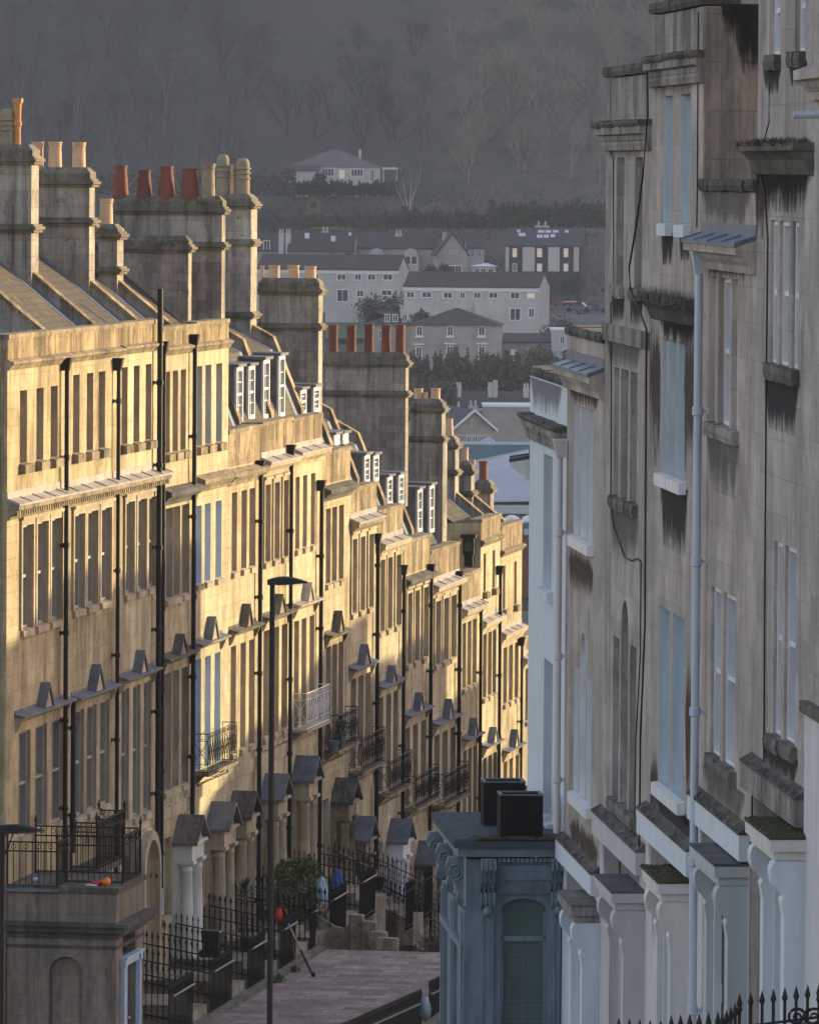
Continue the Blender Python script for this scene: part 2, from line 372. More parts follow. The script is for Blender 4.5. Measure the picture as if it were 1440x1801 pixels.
def cornice(parent, u0, u1, zt, proj=.38, h=.48, mat='corn', flash='lead_pale', dentil=False, seg=True, drop=.10):
    mb = MB()
    mb.prism([(.004, zt - .02), (-proj, zt - drop - .02), (-proj, zt - drop - .12), (-proj + .07, zt - drop - .14), (-proj * .55, zt - drop - .2),
              (-proj * .45, zt - h * .72), (-.08, zt - h * .8), (-.06, zt - h), (.004, zt - h)], u0, u1)
    if dentil:
        k = int((u1 - u0) / .22)
        for i in range(k):
            x = u0 + (i + .3) * (u1 - u0) / k
            mb.box(x, x + .11, -proj * .8, -proj * .44, zt - h * .8, zt - drop - .15)
    c = mb.build('cornice', M[mat], parent)
    if flash:
        f = MB(); n = max(1, int((u1 - u0) / 1.1)) if seg else 1
        f.prism([(.006, zt + .01), (-proj - .02, zt - drop + .012), (-proj - .02, zt - drop - .03), (-proj - .003, zt - drop - .03), (-proj - .003, zt - drop - .018), (.006, zt - .018)], u0 - .01, u1 + .01)
        f.box(u0, u1, -.012, .003, zt, zt + .15)
        for i in range(n + 1):
            x = u0 + (u1 - u0) * i / n
            f.prism([(-.01, zt + .012), (-.01, zt + .03), (-proj - .02, zt - drop + .03), (-proj - .025, zt - drop - .02)], x - .018, x + .018)
        f.build('lead_flashing', M[flash], c)
    return c
def canopy(parent, u0, u1, z, proj=.34, mat='lead', gable=True, front='corn_clean', gw=1.2, gh=.55):
    mb = MB()
    mb.prism([(.0, z + .07), (-proj, z + .012), (-proj, z - .025), (-.0, z - .02)], u0, u1)
    mb.box(u0, u1, -.02, 0, z + .07, z + .13)
    m = (u0 + u1) / 2
    if gable:
        # two roof slabs of the little pediment, ridge square to the wall
        for s in (-1, 1):
            mb.add([(m, 0, z + gh + .06), (m, -proj + .03, z + gh + .06), (m + s * gw / 2, -proj + .03, z + .03), (m + s * gw / 2, 0, z + .03),
                    (m, 0, z + gh), (m, -proj + .03, z + gh), (m + s * (gw / 2 - .09), -proj + .03, z + .03), (m + s * (gw / 2 - .05), 0, z + .03)],
                   [(0, 1, 2, 3), (7, 6, 5, 4), (1, 5, 6, 2), (0, 3, 7, 4), (3, 2, 6, 7)])
    c = mb.build('window_canopy', M[mat], parent)
    b = MB(); b.prism([(0, z - .021), (-proj + .06, z - .026), (-proj + .09, z - .07), (-.06, z - .12), (0, z - .15)], u0 + .04, u1 - .04)
    for x in (u0 + .12, u1 - .12): b.prism([(0, z - .12), (-proj * .6, z - .08), (-.06, z - .28), (0, z - .34)], x - .05, x + .05)
    if gable:
        b.prismy([(m - gw / 2 + .08, z + .02), (m + gw / 2 - .08, z + .02), (m, z + gh - .03)], -proj + .07, -.003)
    b.build('canopy_moulding', M[front], c)
    return c
def portico(parent, u, zf, ztop, w=1.75, proj=.75, stonem='corn_clean', roof='lead', colm=None):
    """door with its pedimented stone porch on two columns"""
    colm = colm or stonem
    zc = ztop - .62
    p = MB()
    p.box(u - w / 2 + .05, u + w / 2 - .05, -proj + .05, -.004, zc - .38, zc - .02)          # entablature
    p.box(u - w / 2 - .03, u + w / 2 + .03, -proj - .04, -.004, zc - .02, zc + .05)
    p.prismy([(u - w / 2 + .05, zc + .05), (u + w / 2 - .05, zc + .05), (u, ztop - .07)], -proj + .08, -.004)
    for s in (-1, 1):
        p.box(u + s * (w / 2 - .16) - .15, u + s * (w / 2 - .16) + .15, -.12, -.004, zf, zc - .38)
    e = p.build('porch', M[stonem], parent)
    for s in (-1, 1):
        c = MB(); x = u + s * (w / 2 - .18); y = -proj + .2; hh = zc - .38 - zf
        c.box(x - .2, x + .2, y - .2, y + .2, zf - .5, zf + .1)
        c.lathe((x, y, zf), [(.175, .1), (.185, .14), (.16, .2), (.16, .3), (.155, hh * .5), (.135, hh - .26), (.15, hh - .24), (.14, hh - .2), (.14, hh - .14), (.19, hh - .09), (.2, hh - .08)], 16)
        c.box(x - .2, x + .2, y - .2, y + .2, zf + hh - .08, zf + hh - .003)
        smooth_angle(c.build('column', M[colm], e))
    r = MB()
    for s in (-1, 1):
        a = (u, ztop); b = (u + s * (w / 2 + .1), zc + .04)
        r.add([(a[0], 0, a[1]), (a[0], -proj - .1, a[1]), (b[0], -proj - .1, b[1]), (b[0], 0, b[1]),
               (a[0], 0, a[1] - .08), (a[0], -proj - .1, a[1] - .08), (b[0], -proj - .1, b[1] - .06), (b[0], 0, b[1] - .06)],
              [(0, 1, 2, 3), (7, 6, 5, 4), (1, 5, 6, 2), (0, 3, 7, 4), (3, 2, 6, 7)])
    r.build('hood_roof', M[roof], e)
    return e
def door(parent, a, b, z0, z1, mat, depth=.3):
    d = MB(); d.box(a, b, depth - .04, depth + .02, z0, z1)
    for k in range(2):
        for j in range(2):
            x0 = a + .12 + k * (b - a - .1) / 2; x1 = x0 + (b - a) / 2 - .2
            zz0 = z0 + .2 + j * (z1 - z0) * .48; zz1 = zz0 + (z1 - z0) * .38
            d.box(x0, x1, depth - .06, depth - .039, zz0, zz1)
    o = d.build('door', mat, parent)
    k = MB(); k.lathe((b - .12, depth - .09, (z0 + z1) / 2 - .1), [(.01, -.03), (.035, -.02), (.035, .02), (.01, .03)], 8); k.build('door_knob', M['buff'], o)
    return o
def downpipe(parent, u, ztop, zbot, r=.055, n=.12, mat='black', hopper=True, name='downpipe', shoe=False, n2=None):
    r *= .84
    mb = MB(); mb.tube([(u, -n, zbot), (u, -n, ztop)], r, 10)
    z = zbot + .8
    while z < ztop - .5:
        mb.lathe((u, -n, z), [(r, -.06), (r * 1.35, -.05), (r * 1.35, .05), (r, .06)], 10, False)
        mb.box(u - r * 1.9, u + r * 1.9, -.02, -.002, z - .04, z + .04)
        mb.box(u - .015, u + .015, -n, -.002, z - .02, z + .02)
        z += 1.85
    if hopper:
        hs = .72
        mb.add([(u - .065, -n - .05, ztop - .02), (u + .065, -n - .05, ztop - .02), (u + .065, -.01, ztop - .02), (u - .065, -.01, ztop - .02),
                (u - .11, -n - .09, ztop + .22), (u + .11, -n - .09, ztop + .22), (u + .11, -.005, ztop + .22), (u - .11, -.005, ztop + .22)],
               [(3, 2, 1, 0), (4, 5, 6, 7), (0, 1, 5, 4), (1, 2, 6, 5), (2, 3, 7, 6), (3, 0, 4, 7)])
        mb.box(u - .125, u + .125, -n - .105, -.005, ztop + .221, ztop + .255)
    return smooth_angle(mb.build(name, M[mat], parent))
def pot(parent, c, h, r, style, mat):
    mb = MB()
    if style == 'taper': pr = [(r * 1.12, 0), (r * 1.1, h * .1), (r * .82, h * .93), (r * .9, h * .94), (r * .9, h), (r * .7, h), (r * .7, h * .8)]
    elif style == 'louvre':
        pr = [(r, 0), (r * .95, h * .45), (r * 1.08, h * .47), (r * 1.08, h * .5), (r * .9, h * .52), (r * .9, h * .58), (r * 1.1, h * .6), (r * 1.1, h * .63), (r * .9, h * .65), (r * .9, h * .7),
              (r * 1.12, h * .72), (r * 1.12, h * .75), (r * .92, h * .78), (r * .92, h * .88), (r * .75, h * .97), (r * .4, h)]
    elif style == 'cap': pr = [(r * 1.05, 0), (r * .9, h * .78), (r, h * .8), (r, h * .86), (r * .75, h * .95), (r * .3, h)]
    elif style == 'crown':
        pr = [(r, 0), (r * .95, h * .5), (r * 1.3, h * .52), (r * 1.3, h * .6), (r * 1.05, h * .62), (r * 1.1, h * .9), (r * 1.2, h * .92), (r * 1.2, h), (r * .8, h), (r * .8, h * .8)]
    else: pr = [(r * 1.05, 0), (r * 1.02, h * .05), (r * .93, h * .84), (r * 1.0, h * .86), (r * 1.02, h * .9), (r * .97, h * .92), (r * 1.06, h * .95), (r * 1.06, h), (r * .78, h), (r * .78, h * .7)]
    mb.lathe(c, pr, 16)
    if style == 'crown':
        for k in range(6):
            a = k * math.pi / 3; mb.box(c[0] + r * math.cos(a) - .04, c[0] + r * math.cos(a) + .04, c[1] + r * math.sin(a) - .04, c[1] + r * math.sin(a) + .04, c[2] + h, c[2] + h + .1)
    return smooth_angle(mb.build('chimney_pot', M[mat], parent), 35)
def chimney(parent, row, u, px0, px1, ytop, ybase, thick=.75, bands=(), pots=(), mat='chim', cap='chim_cap', steps=(), rubble=None, down=1.0):
    """stone stack standing on the party wall; its broad face looks up the hill"""
    ym = (ytop + ybase) / 2
    ya = row.hitu(px0, ym, u)[0]; yb = row.hitu(px1, ym, u)[0]
    y0, y1 = min(ya, yb), max(ya, yb)
    xm = (px0 + px1) / 2
    Z = lambda yy: row.hitu(xm, yy, u)[1]
    zt, zb = Z(ytop), Z(ybase) - down
    mb = MB()
    cuts = [zb] + [Z(b) for b in sorted(steps, reverse=True)] + [zt - .28]
    grow = .05 * (len(cuts) - 2)
    for a, b in zip(cuts[:-1], cuts[1:]):
        mb.box(u - grow, u + thick + grow, y0 - grow, y1 + grow, a, b); grow -= .05
    bandm = []
    for by in bands:
        z = Z(by); sc_ = MB(); bandm.append(sc_)
        for k, (e, h) in enumerate(((.02, .06), (.07, .07), (.03, .05))):
            sc_.box(u - e - .05, u + thick + e + .05, y0 - e - .05, y1 + e + .05, z + .06 - k * .063, z + .06 - k * .063 + h - .002)
    c = mb.build('chimney', M[mat], parent)
    for sc_ in bandm: sc_.build('string_course', M[cap], c)
    k = MB()
    n = 8
    k.box(u - .02, u + thick + .02, y0 - .02, y1 + .02, zt - .28, zt - .10)
    k.add([(u - .02, y0 - .02, zt - .10), (u + thick + .02, y0 - .02, zt - .10), (u + thick + .02, y1 + .02, zt - .10), (u - .02, y1 + .02, zt - .10),
           (u + .12, y0 + .10, zt + .02), (u + thick - .12, y0 + .10, zt + .02), (u + thick - .12, y1 - .10, zt + .02), (u + .12, y1 - .10, zt + .02)],
          [(4, 5, 6, 7), (0, 1, 5, 4), (1, 2, 6, 5), (2, 3, 7, 6), (3, 0, 4, 7)])
    k.build('chimney_cap', M[cap], c)
    if rubble:
        q = MB(); z0, z1 = Z(rubble[1]), Z(rubble[0]); q.box(u - .012, u - .002, y0 + .02, y0 + (y1 - y0) * .75, z0, z1); q.build('rubble_patch', M['chim_rubble'], c)
    for (px, pyt, pyb, wpx, style, pm) in pots:
        up = u + thick * (.5 if len(pots) < 9 else .5)
        yy, z1 = row.hitu(px, pyt, up); z0 = row.hitu(px, pyb, up)[1]
        Zd = row.world(up, yy, 0).y
        pot(c, (up, yy, max(min(z0, zt), zt - .12) - .02), z1 - zt + .05, wpx / 2 * Zd / F, style, pm)
    return c
def gable_wall(parent, u, prof, thick=.32, rise=.24, mat='parapet', name='party_wall', low=1.2):
    """raised wall between two roofs following the roof line prof [(y,z)...]"""
    mb = MB(); pts = [(y, z + rise) for y, z in prof]
    base = min(z for _, z in prof) - low
    mb.prism([(pts[-1][0], base)] + [(pts[0][0], base)] + pts, u - thick / 2 + .02, u + thick / 2 - .02)
    w = mb.build(name, M['chim'], parent)
    c = MB()
    for (p, q) in zip(pts[:-1], pts[1:]):
        c.prism([(p[0], p[1] + .003), (q[0], q[1] + .003), (q[0], q[1] + .09), (p[0], p[1] + .09)], u - thick / 2 - .03, u + thick / 2 + .03)
    c.build('coping', M[mat], w)
    return w
def roof(parent, u0, u1, prof, mat='slate', th=.07):
    mb = MB()
    mb.prism(list(prof) + [(y, z - th) for y, z in reversed(prof)], u0, u1)
    return mb.build('roof', M[mat], parent)
def dormer(parent, u, w, zb, zt, y0, y1, frame='white'):
    mb = MB()
    mb.box(u - w / 2 - .05, u - w / 2, y0 + .02, y1, zb, zt); mb.box(u + w / 2, u + w / 2 + .05, y0 + .02, y1, zb, zt)
    d = mb.build('dormer', M['lead'], parent)
    r = MB(); r.prism([(y0 - .09, zt + .003), (y1, zt + .05), (y1, zt + .12), (y0 - .1, zt + .075)], u - w / 2 - .12, u + w / 2 + .12); r.build('dormer_roof', M['lead'], d)
    f = MB(); a, b = u - w / 2, u + w / 2
    for x in (a, b - .09): f.box(x, x + .09, y0 - .03, y0 + .06, zb, zt)
    f.box(a + .09, b - .09, y0 - .03, y0 + .06, zt - .1, zt); f.box(a + .09, b - .09, y0 - .05, y0 + .06, zb, zb + .1)
    mz = (zb + zt) / 2; f.box(a + .09, b - .09, y0 - .01, y0 + .05, mz - .03, mz + .03)
    f.box(u - .018, u + .018, y0, y0 + .04, zb + .1, zt - .1)
    for q in (.3, .72):
        z = zb + (zt - zb) * q; f.box(a + .09, b - .09, y0 + .005, y0 + .035, z - .012, z + .012)
    f.build('dormer_window', M[frame], d)
    g = MB(); g.quad((a, y0 + .055, zb), (b, y0 + .055, zb), (b, y0 + .055, zt), (a, y0 + .055, zt)); g.build('pane', M['glass'], d)
    return d
def bar_run(mb, p, q, h, gap=.13, r=.011, spear=True, rails=(.12, .9), head='spear', n=4):
    """upright bars between two points on rails"""
    p, q = Vector(p), Vector(q); Lh = (q - p).length; k = max(1, int(Lh / gap))
    for i in range(k + 1):
        b = p + (q - p) * (i / k)
        mb.tube([b, b + Vector((0, 0, h))], r, n)
        if spear:
            t = b + Vector((0, 0, h))
            if head == 'fleur': mb.lathe(t, [(r, -.02), (.026, -.005), (r, .012), (.038, .05), (.022, .1), (.002, .17)], 4)
            else: mb.lathe(t, [(r * 1.2, -.01), (r * 1.9, .02), (.001, .13)], 4)
    d = (q - p).normalized(); s = d.cross(Vector((0, 0, 1))) * .017
    for f in rails:
        z = Vector((0, 0, h * f)); t = Vector((0, 0, .014))
        mb.add([p + z - s - t, q + z - s - t, q + z + s - t, p + z + s - t, p + z - s + t, q + z - s + t, q + z + s + t, p + z + s + t],
               [(0, 1, 2, 3), (7, 6, 5, 4), (0, 4, 5, 1), (1, 5, 6, 2), (2, 6, 7, 3), (3, 7, 4, 0)])
def lattice(mb, p, q, h, cell=.22, r=.0075):
    """ornamental balcony panel: frame, crossed bars and rings"""
    p, q = Vector(p), Vector(q); Lh = (q - p).length; k = max(1, round(Lh / cell)); U = Vector((0, 0, 1))
    for f in (.03, .22, .82, 1): mb.tube([p + U * h * f, q + U * h * f], r * (1.5 if f in (1, .03) else 1), 4)
    for i in range(k + 1):
        b = p + (q - p) * i / k; mb.tube([b, b + U * h], r, 4)
        if i < k:
            c = p + (q - p) * (i + 1) / k
            for s0, s1 in ((.22, .82), (.82, .22)): mb.tube([b + U * h * s0, c + U * h * s1], r * .9, 4)
            m = (b + c) / 2; d = (q - p).normalized()
            for zz, rr in ((.52, .07), (.91, .045), (.125, .045)):
                mb.tube([m + U * h * zz + d * (rr * math.cos(t)) + U * (rr * math.sin(t)) for t in [j * math.pi / 4 for j in range(9)]], r * .8, 4)
def balcony(parent, u0, u1, z, proj=.36, h=.9, mat='iron', slab='mossy', cell=.3, ends=True, bulge=0, name='balcony'):
    s = MB(); s.box(u0 - .03, u1 + .03, -proj - .03, -.003, z - .07, z)
    for x in (u0 + .2, u1 - .2): s.prism([(-.003, z - .07), (-proj * .7, z - .07), (-.08, z - .25), (-.003, z - .28)], x - .04, x + .04)
    b = s.build(name, M[slab], parent)
    mb = MB(); lattice(mb, (u0, -proj, z), (u1, -proj, z), h, cell)
    if ends: lattice(mb, (u0, -.02, z), (u0, -proj, z), h, cell); lattice(mb, (u1, -.02, z), (u1, -proj, z), h, cell)
    mb.build('balcony_railing', M[mat], b)
    return b

def rough_slab(parent, u0, u1, zt, proj, h, mat='mossy', name='coping', back=-.003, seg=.8):
    """row of weathered stones, each a little out of line with the next, with chipped edges"""
    mb = MB(); k = max(2, int((u1 - u0) / seg))
    for i in range(k):
        a = u0 + (u1 - u0) * i / k + .004; b = u0 + (u1 - u0) * (i + 1) / k - .004; p = proj + random.uniform(-.012, .012); dz = random.uniform(-.008, .008); m = 7; v = []; f = []
        for j in range(m):
            x = a + (b - a) * j / (m - 1); jj = random.uniform(-.01, .008); kk = random.uniform(-.01, .008)
            v += [(x, back, zt - h + dz), (x, -p + jj + .02, zt - h + dz + kk), (x, -p + jj, zt - h * .5 + dz), (x, -p + jj + .015, zt + dz + kk * .5), (x, back, zt + dz + .01)]
        for j in range(m - 1):
            for q in range(5): f.append((j * 5 + q, j * 5 + (q + 1) % 5, (j + 1) * 5 + (q + 1) % 5, (j + 1) * 5 + q))
        f += [(4, 3, 2, 1, 0), tuple((m - 1) * 5 + q for q in range(5))]
        mb.add(v, f)
        for _ in range(14):
            x = random.uniform(a + .05, b - .05); y = -random.uniform(.0, p); r = random.uniform(.008, .026)
            mb.add([(x - r, y - r, zt + dz - .005), (x + r, y - r, zt + dz - .005), (x + r, y + r, zt + dz - .005), (x - r, y + r, zt + dz - .005), (x, y, zt + dz + r * .6)], [(0, 1, 4), (1, 2, 4), (2, 3, 4), (3, 0, 4)])
    return mb.build(name, M[mat], parent)
# ---------------------------------------------------------------- the sunlit terrace on the left
# px of each party wall, then picture heights at the middle of each house (parapet, cornice, window heads and sills, canopy)
B = [12, 118, 210, 283, 342, 400, 458, 513, 565, 615, 662, 708, 757, 808, 845, 880, 918, 956]
HL = [
 dict(par=583, pc=628, at=(683, 810, (41, 70, 95), 12), corn=868, w2=(919, 1100, (46, 72, 97), 19), can=1241, w1=(1278, 1462, (43, 72, 101), 20), wall='gold3', roof=None, cm='corn', dent=1),
 dict(par=573, pc=616, at=(655, 791, (134, 158, 179), 11), corn=848, w2=(898, 1063, (137, 160, 184), 18), can=1209, w1=(1240, 1425, (139, 161, 184), 16), wall='gold3', roof='tile', cm='corn', dent=1),
 dict(par=564, pc=604, at=(642, 776, (219, 240, 261), 10), corn=831, w2=(878, 1038, (226, 247, 266), 15), can=1176, w1=(1203, 1433, (220, 240, 259), 13), wall='gold2', roof='tile2', cm='corn', dent=1),
 dict(par=572, pc=607, at=(651, 793, (294, 308, 322), 9), corn=851, w2=(890, 1048, (297, 310, 326), 13), can=1145, w1=(1178, 1383, (294, 308, 325), 13), wall='gold', roof='tile2', cm='blackstone', flash=None, cang='mossy'),
 dict(par=563, pc=600, at=(641, 780, (350, 366, 385), 10), corn=829, w2=(884, 1020, (349, 365, 384), 10), can=1118, w1=(1152, 1345, (348, 365, 382), 10), wall='gold2', roof='tile2', cm='corn', flash=None, jat='greyjamb', j2='bluegrey', j1='bluegrey', balc='iron'),
 dict(par=751, corn=818, w2=(862, 1000, (412, 429, 443), 9), can=1097, w1=(1130, 1314, (410, 427, 442), 9), wall='gold', roof='tile', mans=1, cm='corn', flash=None, cang='mossy', dorm=((420, 645, 742), (441, 643, 735))),
 dict(par=738, corn=801, w2=(848, 983, (468, 484, 500), 9), can=1074, w1=(1103, 1288, (468, 485, 500), 10), wall='gold2', roof='tile', mans=1, cm='corn_clean', cang='mossy', dorm=((467, 632, 735), (494, 625, 732))),
 dict(par=731, corn=785, w2=(835, 961, (523, 536, 550), 7), can=1052, w1=(1086, 1272, (521, 534, 548), 8), wall='gold2', roof='tile', mans=1, cm='corn_clean', cang='lead_pale', balc='white', dorm=((532, 685, 728), (555, 680, 724))),
 dict(par=790, corn=848, w2=(891, 1022, (577, 588, 600), 8), can=1107, w1=(1133, 1310, (577, 588, 599), 8), wall='gold', roof='tile', mans=1, cm='mossy', flash=None, cang='mossy', balc='iron', dorm=((591, 764, 782), (606, 762, 780))),
 dict(par=853, corn=907, w2=(943, 1072, (621, 635, 650), 8), can=1163, w1=(1187, 1345, (621, 634, 647), 9), wall='gold', roof='tile', mans=1, cm='corn', cang='lead', balc='iron', dorm=((644, 800, 850), (660, 800, 846))),
 dict(par=892, corn=946, w2=(980, 1105, (670, 683, 698), 8), can=1195, w1=(1220, 1385, (669, 683, 695), 8), wall='gold2', roof='tile', mans=1, cm='corn_clean', cang='lead', balc='iron', dorm=((684, 838, 888), (704, 834, 886))),
 dict(par=945, corn=1006, w2=(1038, 1162, (718, 731, 746), 8), can=1245, w1=(1273, 1410, (716, 730, 744), 8), wall='gold', roof='tile', mans=1, cm='mossy', flash=None, cang='lead', balc='iron', dorm=((737, 860, 935), (758, 853, 936))),
 dict(par=960, corn=1018, w2=(1052, 1162, (768, 782, 795), 9), can=1260, w1=(1286, 1405, (768, 782, 796), 9), wall='gold', roof='slate', mans=1, cm='corn_clean', cang='lead', balc='iron'),
 dict(par=1005, corn=1062, w2=(1092, 1205, (816, 825, 834), 6), can=1290, w1=(1316, 1440, (817, 826, 835), 6), wall='gold', roof='slate', flat=1, cm='corn_clean', cang='lead'),
 dict(par=908, pc=945, at=(970, 1036, (852, 868), 4), corn=1083, w2=(1111, 1222, (852, 861, 869), 6), can=1302, w1=(1328, 1450, (852, 861, 870), 6), wall='gold2', roof='tile', cm='corn_clean', cang='lead'),
 dict(par=920, pc=962, at=(990, 1066, (886, 906), 4), corn=1103, w2=(1134, 1232, (888, 898, 908), 6), can=1310, w1=(1334, 1460, (888, 898, 909), 6), wall='gold', roof='slate', cm='corn_clean', cang='lead', balc='white'),
 dict(par=1112, corn=1146, w2=(1168, 1262, (926, 936, 946), 5), can=1372, w1=(1390, 1480, (926, 936, 946), 5), wall='gold', roof='slate', cm='corn_clean', cang='lead', flat=1),
]
LAB = [
 "sunlit stone end house with the balconied porch block, nearest of the left terrace",
 "stone house with mossy tiled roof, second from the near end of the left terrace",
 "stone house beside the tall black vent pipe, with an arched doorway below",
 "stone house with dark stone cornice and mossy window canopy, past the tall vent pipe",
 "stone house with blue grey painted window reveals and a lattice iron balcony",
 "stone house with two dormers and dark cornice next to the blue grey reveals",
 "stone house behind the tall lamp post, with two large white dormers",
 "stone house with white curly balcony below two low white dormers",
 "stone house with a palm on its balcony and a blackened stone cornice",
 "stone house with black ironwork balcony just below the palm balcony house",
 "stone house with a white painted columned porch and lead cornice",
 "stone house with bright mossy cornice slab and two tall narrow dormers",
 "stone house next below the mossy cornice, last with a steep mansard slope",
 "low flat topped stone house tucked beside the taller square ended pair",
 "taller square ended stone house showing its shaded side wall and vent box",
 "farthest tall stone house, with white balcony and thin upper cornice",
 "stone house at the far end of the terrace, half hidden by the white wall",
]
def Lu(px, py=900, n=0.0): return L.hit(px, py, n)[0]
UB = [Lu(b, 950) for b in B]
PAVE = -18.5
NAMES = []
LHOUSE = []
PORCH = {3: ('offwhite', 'offwhite', 'chim_cap', 337, 1433), 4: ('corn_clean', 'corn_clean', 'lead', 394, 1410), 5: ('corn_clean', 'corn_clean', 'mossy', 431, 1391), 6: ('corn_clean', 'corn_clean', 'lead', 486, 1361),
         7: ('corn_clean', 'corn_clean', 'lead', 537, 1331), 8: ('corn', 'corn', 'mossy', 610, 1368), 9: ('corn', 'corn', 'lead', 636, 1438), 10: ('white', 'white', 'lead', 706, 1440), 11: ('corn', 'corn_clean', 'lead', 755, 1479), 12: ('corn', 'corn', 'lead', 780, 1500)}
for i, h in enumerate(HL):
    b0, b1 = B[i], B[i + 1]; xc = (b0 + b1) / 2; u0, u1 = UB[i], UB[i + 1]; uc = (u0 + u1) / 2
    Z = lambda y, x=None: L.hit(xc if x is None else x, y)[1]
    zpar = Z(h['par']); zc = Z(h['corn']); zcan = Z(h['can'])
    zb = PAVE if i < 8 else zcan - 7.6
    h.update(u0=u0, u1=u1, zpar=zpar, zb=zb, zcan=zcan, zc=zc)
    t = thing('terraced_house', LAB[i], 'house', L, uc, 0, zb, 'houses of the sunlit terrace')
    LHOUSE.append(t); wm = M[h['wall']]
    # openings
    holes = []; wins = []
    def add_floor(key, dep, jamb, sill, wmin, extra=None):
        yt, yb, xs, wpx = h[key]
        zt, zbm = Z(yt), Z(yb)
        for x in xs:
            ym = (yt + yb) / 2
            a, b = L.hit(x - wpx / 2, ym)[0], L.hit(x + wpx / 2, ym)[0]
            hole = (a, b, zbm, zt, False); holes.append(hole); wins.append((hole, dep, jamb, sill, key))
    near = i < 3
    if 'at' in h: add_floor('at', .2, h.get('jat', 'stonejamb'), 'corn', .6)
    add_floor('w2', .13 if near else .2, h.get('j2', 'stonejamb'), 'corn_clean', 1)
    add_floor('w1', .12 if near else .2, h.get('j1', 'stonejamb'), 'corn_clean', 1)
    zg = zb + (.55 if i < 8 else 1.1)
    # ground floor: a sash window on the near side, door on the far side
    wid = u1 - u0
    ud = u0 + wid * (.70 if i != 2 else .62)
    if i in PORCH: ud = min(max(L.hit(PORCH[i][3], PORCH[i][4] + 25, .3)[0], u0 + .8), u1 - .8)
    h['ud'] = ud
    gx = u0 + .35 if ud > (u0 + u1) / 2 else u1 - 1.35
    gw = (gx, gx + 1.0, zb + 1.5, zb + 3.3, False)
    if i > 0: holes.append(gw); wins.append((gw, .2, None, 'corn_clean', 'g'))
    dh = (ud - .55, ud + .55, zg, zg + 2.35, False) if i != 2 else (ud - .75, ud + .75, zb + .2, zb + 3.5, 1.0)
    if i > 0: holes.append(dh)
    bas = (u0 + wid * .2, u0 + wid * .2 + 1.1, zb - 2.2, zb - .9, False); holes.append(bas); wins.append((bas, .2, None, None, 'b'))
    mb = MB(); ztopw = zpar - .1
    wall_holes(mb, u0, u1, zb - 3.2, ztopw, holes, 0, .26)
    # rest of the body: sides, back, inner lining and the flat behind the parapet
    mb.quad((u0, 0, zb - 3.2), (u0, 0, ztopw), (u0, 10, ztopw - .3), (u0, 10, zb - 3.2))
    mb.quad((u1, 0, zb - 3.2), (u1, 10, zb - 3.2), (u1, 10, ztopw - .3), (u1, 0, ztopw))
    mb.quad((u0, 10, zb - 3.2), (u0, 10, ztopw - .3), (u1, 10, ztopw - .3), (u1, 10, zb - 3.2))
    mb.quad((u0, .32, zb - 3.2), (u1, .32, zb - 3.2), (u1, .32, ztopw - .5), (u0, .32, ztopw - .5))
    mb.quad((u0, .32, ztopw - .5), (u1, .32, ztopw - .5), (u1, 10, ztopw - .5), (u0, 10, ztopw - .5))
    mb.quad((u0, .32, ztopw - .5), (u0, .32, ztopw), (u1, .32, ztopw), (u1, .32, ztopw - .5))
    mb.quad((u0, 0, ztopw), (u1, 0, ztopw), (u1, .32, ztopw), (u0, .32, ztopw))
    # plat band under the first floor
    zband = Z(h['w1'][1]) - .35
    if i > 0: mb.box(u0 + .02, u1 - .02, -.05, -.001, zband - .3, zband)
    mb.build('wall', wm, t)
    if i > 2:
        cb = MB(); n_ = 12; cb.tube([(u0 + (u1 - u0) * k / n_, -.075, zband + .06 - .05 * math.sin(math.pi * ((k * 2.3 + i) % 4) / 4) + .02 * random.random()) for k in range(n_ + 1)], .012, 4); cb.build('cable', M['greyjamb' if i % 2 else 'iron'], t)
    # windows
    for hole, dep, jamb, sill, key in wins:
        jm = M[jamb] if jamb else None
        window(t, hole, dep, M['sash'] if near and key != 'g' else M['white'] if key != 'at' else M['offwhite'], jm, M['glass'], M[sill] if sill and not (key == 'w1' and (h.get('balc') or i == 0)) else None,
               bars=2 if key in ('w1', 'w2') and not near else 1, sillh=.2 if key == 'at' else .15, silldx=.06 if key == 'at' else .03, sillproj=.14 if key == 'at' else .08, fw=.06, box=.10 if near else .03)
    if near or i in (6, 9, 10, 11, 12):   # moulded architraves round the tall windows
        ar = MB()
        for hole, dep, jamb, sill, key in wins:
            if key in ('w2',):
                a, b, c, d = hole[:4]
                ar.box(a - .13, a - .002, -.05, -.002, c, d + .13); ar.box(b + .002, b + .13, -.05, -.002, c, d + .13); ar.box(a - .002, b + .002, -.05, -.002, d + .002, d + .13)
                ar.box(a - .17, b + .17, -.1, -.003, d + .131, d + .2)
        ar.build('window_surround', M['corn_clean'], t)
    # parapet dressing
    p = MB(); p.box(u0, u1, -.035, .36, zpar - .1, zpar); p.build('parapet_coping', M['corn'], t)
    if 'pc' in h:
        zp = Z(h['pc'])
        q = MB(); q.prism([(.003, zp + .02), (-.14, zp - .03), (-.14, zp - .07), (-.08, zp - .13), (-.03, zp - .2), (.003, zp - .2)], u0, u1); q.build('parapet_cornice', M['corn'], t)
        q = MB(); q.quad((u0 + .01, -.004, zp + .02), (u1 - .01, -.004, zp + .02), (u1 - .01, -.004, zpar - .1), (u0 + .01, -.004, zpar - .1)); q.build('parapet_face', M['parapet'], t)
    else:
        q = MB(); q.quad((u0 + .01, -.004, zc + .02), (u1 - .01, -.004, zc + .02), (u1 - .01, -.004, zpar - .1), (u0 + .01, -.004, zpar - .1)); q.build('parapet_face', M['parapet'], t)
